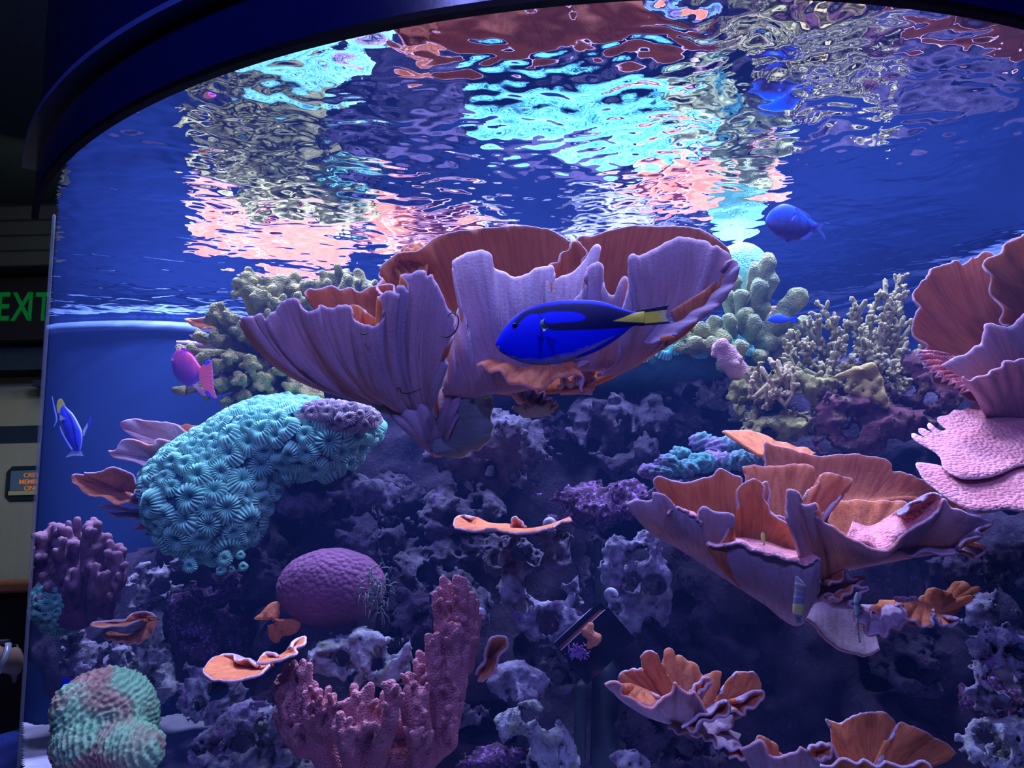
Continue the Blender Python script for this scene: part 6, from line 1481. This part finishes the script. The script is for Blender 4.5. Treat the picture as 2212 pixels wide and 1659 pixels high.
def acrylic_box():
    Y = 1.42; s = Y / FPX
    A_ = P(1209, 1407, Y); Bp = P(1313, 1311, Y + .01)
    u = Bp - A_; Lu = np.linalg.norm(u); u = u / Lu
    d = ray(1260, 1360); d /= np.linalg.norm(d)
    w = np.cross(u, d); w /= np.linalg.norm(w)
    if w[2] > 0: w = -w                       # down-right in the picture
    o_ = -(d * .45 + w * .55 * -1); n_ = np.cross(w, u); n_ /= np.linalg.norm(n_)
    if n_ @ d < 0: n_ = -n_                   # away from the eye
    tilt = .42; w2 = w * math.cos(tilt) + n_ * math.sin(tilt) * -0.0; n2 = n_ * math.cos(tilt) - w * math.sin(tilt)
    W_, D_ = 92 * s, 46 * s
    root = empty('acrylic_box', P(1260, 1440, Y), 'tilted black acrylic box marked 05 wedged in the reef, lower centre', 'box')
    def bx(a0, a1, b0, b1, c0, c1, name, m):
        V = [A_ + u * x + w2 * y + n2 * z for z in (c0, c1) for (x, y) in ((a0, b0), (a1, b0), (a1, b1), (a0, b1))]
        F = [(0, 3, 2, 1), (4, 5, 6, 7), (0, 1, 5, 4), (1, 2, 6, 5), (2, 3, 7, 6), (3, 0, 4, 7)]
        ob = mesh(name, V, F, m, root, smooth=False); b = ob.modifiers.new('bevel', 'BEVEL'); b.width = .0006; b.segments = 2
        return ob
    t = 3.2 * s
    bx(0, Lu, 0, W_, 0, t, 'front_panel', M['box'])
    bx(0, Lu, -2 * s, W_, D_ - t, D_, 'back_panel', M['box'])
    bx(0, t, 0, W_, t, D_ - t, 'side_panel', M['box']); bx(Lu - t, Lu, 0, W_, t, D_ - t, 'side_panel', M['box'])
    bx(t, Lu - t, W_ - t, W_, t, D_ - t, 'bottom_panel', M['box'])
    bx(t, Lu - t, 10 * s, 13 * s, t, D_ - t, 'liner', M['box_in'])
    edge = simple_mat('pale_rim_line', (.55, .5, .7), .5)  # pale tone for lines along the front and back rims
    V_, F_, _c = tubes([([A_ + u * (3 * s) - n2 * .0003, A_ + u * Lu * .55 - n2 * .0003, A_ + u * Lu * .93 - n2 * .0003], [.0007, .0007, .0007], (1, 1, 1), (1, 1, 1)), ([A_ + u * (3 * s) + n2 * D_ - w2 * 2 * s, A_ + u * Lu * .8 + n2 * D_ - w2 * 2 * s], [.0008, .0008], (1, 1, 1), (1, 1, 1))])
    mesh('edge_line', V_, F_, edge, root)
    cu = bpy.data.curves.new('lettering', 'FONT'); cu.body = '05'; cu.size = 13 * s; cu.align_x = 'CENTER'; cu.align_y = 'CENTER'; cu.extrude = .0002
    cu.materials.append(M['white'])
    ot = bpy.data.objects.new('lettering', cu); COL.objects.link(ot); ot.parent = root
    p_ = P(1308, 1347, Y + .0); c_ = A_; t_ = ((c_ - p_) @ n2) / (d @ n2); p_ = p_ + d * t_ - n2 * .0006
    xr = np.array([.97, 0, .12]); xr = xr - n2 * (xr @ n2); xr /= np.linalg.norm(xr); zz = -n2; yy = np.cross(zz, xr)
    m4 = np.eye(4); m4[:3, 0] = xr; m4[:3, 1] = yy; m4[:3, 2] = zz; m4[:3, 3] = p_ - org(root)
    ot.matrix_local = Matrix(m4.tolist())
    to_mesh(ot)
    cps = [(P(1275, 1352, Y - .03), P(1268, 1366, Y - .032), .007, .009), (P(1268, 1366, Y - .03), P(1285, 1380, Y - .03), .009, .010), (P(1285, 1380, Y - .03), P(1272, 1396, Y - .03), .010, .006), (P(1285, 1380, Y - .03), P(1293, 1376, Y - .03), .009, .005)]
    branchy('encrusting_coral', 'small rusty orange coral blob on the face of the black acrylic box', cps, Y, 'pl_plain', h=.0022, k=.006, seed=3, bump=.0008)
    rr = np.random.default_rng(8); sg = []
    for i in range(120):
        b = P(1248 + rr.normal(0, 10), 1408 + rr.normal(0, 8), Y - .022); dd = rr.normal(0, 1, 3); dd[1] = -abs(dd[1]); dd /= np.linalg.norm(dd)
        sg.append(([b, b + dd * .006], [.0012, .0007], (1, 1, 1), (1, 1, 1)))
    V_, F_, _c = tubes(sg, 5)
    tag(mesh('encrusting_algae', V_, F_, M['purple_crust']), 'purple spiky algae patch on the lower corner of the black acrylic box', 'algae')
M['pl_plain'] = coral_mat('rusty_orange_coral', (0.70, 0.26, 0.14), None, 30, bump=.6, bscale=260)
M['purple_crust'] = coral_mat('purple_crust', (0.42, 0.20, 0.62), None, 30, bump=.5, bscale=260)
acrylic_box()

# dark pipes standing in the gap behind the box
def pipe(x0, y0, x1, y1, Y, r, label):
    V, F, C = tubes([(catmull([tuple(P(x0, y0, Y)), tuple(P(x1, y1, Y))], 12), [r, r], (0, 0, 0), (0, 0, 0))], 24)
    tag(mesh('pipe', V, F, simple_mat('algae_stained_pipe', (.03, .05, .06), .5, bump=.5, bscale=120)), label, 'pipe')
pipe(1252, 1640, 1255, 1480, 1.62, .013, 'dark green-stained vertical pipe right of the pale bottom rock')
pipe(1305, 1650, 1310, 1440, 1.66, .030, 'wide dark ribbed pipe in the reef gap, left of the small rosette')
pipe(1296, 1300, 1290, 1170, 1.74, .010, 'thin dark upright pipe in the gap beside the two-holed rock')

# ------------------------------------------------------------------ the room seen past the left glass edge
door = box('door_1', (-3.9, 4.92, 0.0), (-2.35, 4.99, EZ + 0.40), m_wall); tag(door, kind='structure')
bz = simple_mat('bronze_metal', (.45, .25, .12), .4, metal=.7)
p0 = P(32, 787, 4.80); p1 = P(110, 795, 4.80)
V, F = box_vf((p0[0], 4.84, p0[2] - .012), (p1[0], 4.87, p0[2] + .012)); mesh('closer_arm', V, F, bz, door, smooth=False)
V, F = box_vf((p0[0] - .015, 4.83, p0[2] - .03), (p0[0] + .02, 4.90, p0[2] + .035)); mesh('closer_bracket', V, F, bz, door, smooth=False)
V, F = box_vf((P(70, 830, 4.8)[0], 4.80, P(70, 835, 4.8)[2]), (P(110, 830, 4.8)[0] + .2, 4.92, P(70, 820, 4.8)[2])); mesh('closer_body', V, F, m_ceil, door, smooth=False)

def text(body, size, loc, m, parent=None, name='lettering', align='LEFT', ext=.002, sx=1.0):
    cu = bpy.data.curves.new(name, 'FONT'); cu.body = body; cu.size = size; cu.align_x = align; cu.extrude = ext; cu.offset = size * .012
    cu.materials.append(m); o = bpy.data.objects.new(name, cu); COL.objects.link(o)
    if parent: o.parent = parent; loc = np.array(loc) - org(parent)
    o.location = [float(v) for v in loc]; o.rotation_euler = (PI / 2, 0, 0); o.scale = (sx, 1, 1); return to_mesh(o)
ex0 = P(-22, 700, 4.55); ex1 = P(118, 610, 4.55)
es = empty('exit_sign', (ex0[0] + .2, 4.60, ex0[2] - .05), 'black exit sign with dim green EXIT letters hanging at the far left', 'sign')
V, F = box_vf((ex0[0] - .06, 4.58, ex0[2] - .10), (ex1[0] + .10, 4.66, ex1[2] + .05)); mesh('housing', V, F, simple_mat('black_plastic', (.01, .01, .015), .5), es, smooth=False)
m_exit = simple_mat('green_lit_letters', (.0, .12, .03), .5, emit=(0.0, .16, .025), estr=.35)
for ch, xx in (('E', -10), ('X', 24), ('I', 56), ('T', 74)):
    text(ch, .262, P(xx, 692, 4.575), m_exit, es, sx=.66)
V, F = box_vf((ex0[0] + .15, 4.60, ex1[2] + .05), (ex0[0] + .19, 4.64, EZ + 1.45)); mesh('hanger', V, F, simple_mat('black_plastic', (.01, .01, .015), .5), es, smooth=False)

sg0 = P(10, 1082, 4.9); sg1 = P(152, 1004, 4.9)
cs = empty('door_sign', (sg0[0] + .1, 4.92, sg0[2]), 'dark framed slate sign with orange CREW MEMBERS ONLY lettering on the door', 'sign')
def octa(x0, z0, x1, z1, c, y0, y1):
    o = [(x0 + c, z0), (x1 - c, z0), (x1, z0 + c), (x1, z1 - c), (x1 - c, z1), (x0 + c, z1), (x0, z1 - c), (x0, z0 + c)]
    V = [(x, y0, z) for x, z in o] + [(x, y1, z) for x, z in o]
    return V, [tuple(range(8))[::-1], tuple(range(8, 16))] + [(i, (i + 1) % 8, 8 + (i + 1) % 8, 8 + i) for i in range(8)]
V, F = octa(sg0[0], sg0[2], sg1[0], sg1[2], .035, 4.90, 4.92); mesh('frame', V, F, simple_mat('dark_green_frame', (.015, .03, .035), .5), cs, smooth=False)
V, F = box_vf((sg0[0] + .033, 4.892, sg0[2] + .065), (sg1[0] - .033, 4.900, sg1[2] - .03)); mesh('panel', V, F, simple_mat('slate_panel', (.10, .17, .22), .6, emit=(.02, .05, .07), estr=.25), cs, smooth=False)  # the panel's material has a faint glow added
V, F = box_vf((sg0[0] + .03, 4.885, sg0[2] + .035), (sg1[0] - .03, 4.900, sg0[2] + .062)); mesh('ledge', V, F, simple_mat('yellowish_ledge', (.62, .58, .25), .5), cs, smooth=False)
m_or = simple_mat('orange_lettering', (.85, .30, .06), .6, emit=(.8, .25, .05), estr=.25)  # faint glow added to the letters as well
for tx_, yy_ in (('CREW', 1028), ('MEMBERS', 1042), ('ONLY', 1056)):
    text(tx_, .042, P(71, yy_ + 3, 4.888), m_or, cs, align='CENTER', sx=1.05)

# counter with a wooden rail
r0 = P(-400, 1255, 3.5); r1 = P(66, 1255, 3.5)
ct = empty('counter', (r0[0] + .5, 3.6, 0), 'dark counter with an orange-lit wooden top rail at the far left', 'counter')
V, F = box_vf((r0[0], 3.50, r1[2] - .055), (r1[0] + .35, 3.62, r1[2])); o = mesh('top_rail', V, F, simple_mat('reddish_wood', (.50, .20, .10), .4), ct, smooth=False)
b = o.modifiers.new('bevel', 'BEVEL'); b.width = .015; b.segments = 3
V, F = box_vf((r0[0], 3.56, 0), (r1[0] + .35, 3.60, r1[2] - .055)); mesh('front_panel', V, F, simple_mat('black_panel', (.008, .008, .012), .7), ct, smooth=False)

# person beyond the tank: only a bare forearm with a watch shows
def person():
    root = empty('person', (-2.0, 2.35, 0), 'person past the left glass edge, bare forearm with a pale wristwatch in view', 'person')
    el = P(-190, 1395, 1.98); wr = P(12, 1425, 2.12); hd = P(24, 1432, 2.24); kn = P(30, 1436, 2.34)
    sh = np.array([-2.02, 2.30, 1.42]); sh2 = np.array([-2.30, 2.62, 1.42]); mid = (sh + sh2) / 2
    pts = [((mid[0], mid[1], .92), .15), ((mid[0], mid[1], 1.15), .14), ((mid[0], mid[1], 1.38), .15), ((mid[0], mid[1], 1.50), .06), ((mid[0], mid[1], 1.58), .075), ((mid[0], mid[1], 1.70), .085),
           (tuple(sh), .07), (tuple(el), .052), (tuple((el * .45 + wr * .55)), .055), (tuple(wr), .036), (tuple(hd), .034), (tuple(kn), .030),
           (tuple(sh2), .07), ((-2.45, 2.75, 1.14), .05), ((-2.42, 2.66, .92), .034), ((-2.40, 2.63, .84), .03),
           ((mid[0] + .08, mid[1] - .06, .85), .10), ((mid[0] + .09, mid[1] - .06, .48), .065), ((mid[0] + .09, mid[1] - .05, .06), .045), ((mid[0] + .14, mid[1] - .17, .03), .035),
           ((mid[0] - .08, mid[1] + .06, .85), .10), ((mid[0] - .09, mid[1] + .06, .48), .065), ((mid[0] - .09, mid[1] + .07, .06), .045), ((mid[0] - .04, mid[1] - .05, .03), .035)]
    ed = [(0, 1), (1, 2), (2, 3), (3, 4), (4, 5), (2, 6), (6, 7), (7, 8), (8, 9), (9, 10), (10, 11), (2, 12), (12, 13), (13, 14), (14, 15), (0, 16), (16, 17), (17, 18), (18, 19), (0, 20), (20, 21), (21, 22), (22, 23)]
    dirn = (kn - hd) / np.linalg.norm(kn - hd); sd = np.array([0, 0, 1.])
    for k in range(4):                                   # fingers of the near hand
        a = kn + sd * (.03 - .02 * k) * .9; b1 = a + dirn * (.035 + .006 * (k in (1, 2))) + np.array([0, 0, -.006]); b2 = b1 + dirn * .025 + np.array([0, 0, -.014])
        i = len(pts); pts += [(tuple(a), .009), (tuple(b1), .0085), (tuple(b2), .007)]; ed += [(11, i), (i, i + 1), (i + 1, i + 2)]
    a = hd + np.array([.0, .01, .035]); i = len(pts); pts += [(tuple(a), .011), (tuple(a + dirn * .04 + [0, 0, .012]), .009)]; ed += [(10, i), (i, i + 1)]
    O = org(root); me = bpy.data.meshes.new('body')
    me.from_pydata([tuple(np.array(p) - O) for p, r in pts], ed, []); ob = bpy.data.objects.new('body', me); COL.objects.link(ob); ob.parent = root
    me.materials.append(simple_mat('skin', (.13, .075, .05), .6, var=.05))
    md = ob.modifiers.new('skin', 'SKIN'); sv = me.skin_vertices[0].data
    for i_, (p, r) in enumerate(pts): sv[i_].radius = (r, r)
    sv[0].use_root = True; md.use_smooth_shade = True
    ss = ob.modifiers.new('sub', 'SUBSURF'); ss.levels = 2; ss.render_levels = 2
    ax = (wr - el) / np.linalg.norm(wr - el)
    def band(c, r, w_, m, name, prt):
        B = basis(ax, 0); n = 40; V = []
        for q in (-w_, w_):
            for rr in (r, r * 1.10):
                for i in range(n):
                    t = i / n * 2 * PI; V.append(c + ax * q + rr * (B[:, 0] * math.cos(t) + B[:, 1] * math.sin(t)))
        F = []
        for (p, q) in ((0, 1), (1, 3), (3, 2), (2, 0)):
            F += [(p * n + i, p * n + (i + 1) % n, q * n + (i + 1) % n, q * n + i) for i in range(n)]
        return mesh(name, V, F, m, prt)
    wt = empty('wristwatch', wr, 'pale wristwatch strap on the bare forearm at the left edge', 'watch')
    band(wr - ax * .012, .041, .008, simple_mat('pale_strap', (.16, .18, .20), .3, spec=.6), 'strap', wt)
    c = wr - ax * .012 + np.array([0, 0, .045]); V, F = box_vf(c - [.014, .014, .004], c + [.014, .014, .004]); mesh('case', V, F, simple_mat('dark_watch_case', (.02, .02, .03), .3), wt, smooth=False)
    # shirt and trousers
    sv_ = Vol(mid - [.34, .34, 0] + [0, 0, .82 - mid[2]], mid + [.34, .34, .14], .014)
    sv_.cap((mid[0], mid[1], .95), (mid[0], mid[1], 1.36), .17, .17, .04); sv_.cap(mid, sh, .09, .085, .04); sv_.cap(mid, sh2, .09, .085, .04)
    sv_.cap(sh, sh * .6 + el * .4, .08, .07, .03)
    V, Q = sv_.nets(); mesh('shirt', V, Q, simple_mat('dark_shirt', (.02, .02, .03), .9), root)
person()

# added bead whose pale colour paints the bright streak on the tank's left edge
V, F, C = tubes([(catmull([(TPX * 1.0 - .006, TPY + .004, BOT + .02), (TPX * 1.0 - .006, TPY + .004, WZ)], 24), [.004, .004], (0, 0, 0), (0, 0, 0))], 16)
N = NT('painted_edge_streak'); d1 = N.n('ShaderNodeBsdfDiffuse'); d1.inputs[0].default_value = (.20, .24, .30, 1); d2 = N.n('ShaderNodeBsdfTransparent'); mx = N.n('ShaderNodeMixShader'); mx.inputs[0].default_value = .7
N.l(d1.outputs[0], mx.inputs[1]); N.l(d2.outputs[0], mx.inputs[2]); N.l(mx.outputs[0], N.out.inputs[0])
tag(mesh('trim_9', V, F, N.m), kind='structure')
# added strip on the back wall, painting the bright band of the far waterline
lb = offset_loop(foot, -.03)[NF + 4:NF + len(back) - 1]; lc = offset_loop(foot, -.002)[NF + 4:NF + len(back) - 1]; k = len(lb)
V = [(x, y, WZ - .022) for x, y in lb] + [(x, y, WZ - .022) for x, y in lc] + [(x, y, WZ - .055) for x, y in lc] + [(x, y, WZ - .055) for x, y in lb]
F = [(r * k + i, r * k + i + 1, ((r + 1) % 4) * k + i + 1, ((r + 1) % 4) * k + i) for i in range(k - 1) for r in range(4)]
tag(mesh('trim_10', V, F, simple_mat('painted_waterline_band', (.30, .50, 1.0), .5)), kind='structure')

# two small blue spot lamps on the ceiling behind the viewer, mirrored in the glossy rim, made stronger to fill the reef front
def rim_spot(px, py, pw):
    d = ray(px, py); d = d / np.linalg.norm(d)
    R_ = TR + .046; b_ = d[0] * TCX + d[1] * TCY; A_ = d[0] ** 2 + d[1] ** 2
    t = (b_ - math.sqrt(b_ * b_ - A_ * (TCX ** 2 + TCY ** 2 - R_ ** 2))) / A_
    p = EYE + d * t; n = np.array([p[0] - TCX, p[1] - TCY, 0]); n /= np.linalg.norm(n)
    r = d - 2 * (d @ n) * n; q = p + r * 1.7
    area('blue_ceiling_lamp', [float(x) for x in q], pw, .13, (.26, .27, 1.0), target=[float(x) for x in (p + np.array([0, .5, -.6]))])
rim_spot(1010, 14, 17); rim_spot(1385, 6, 17)
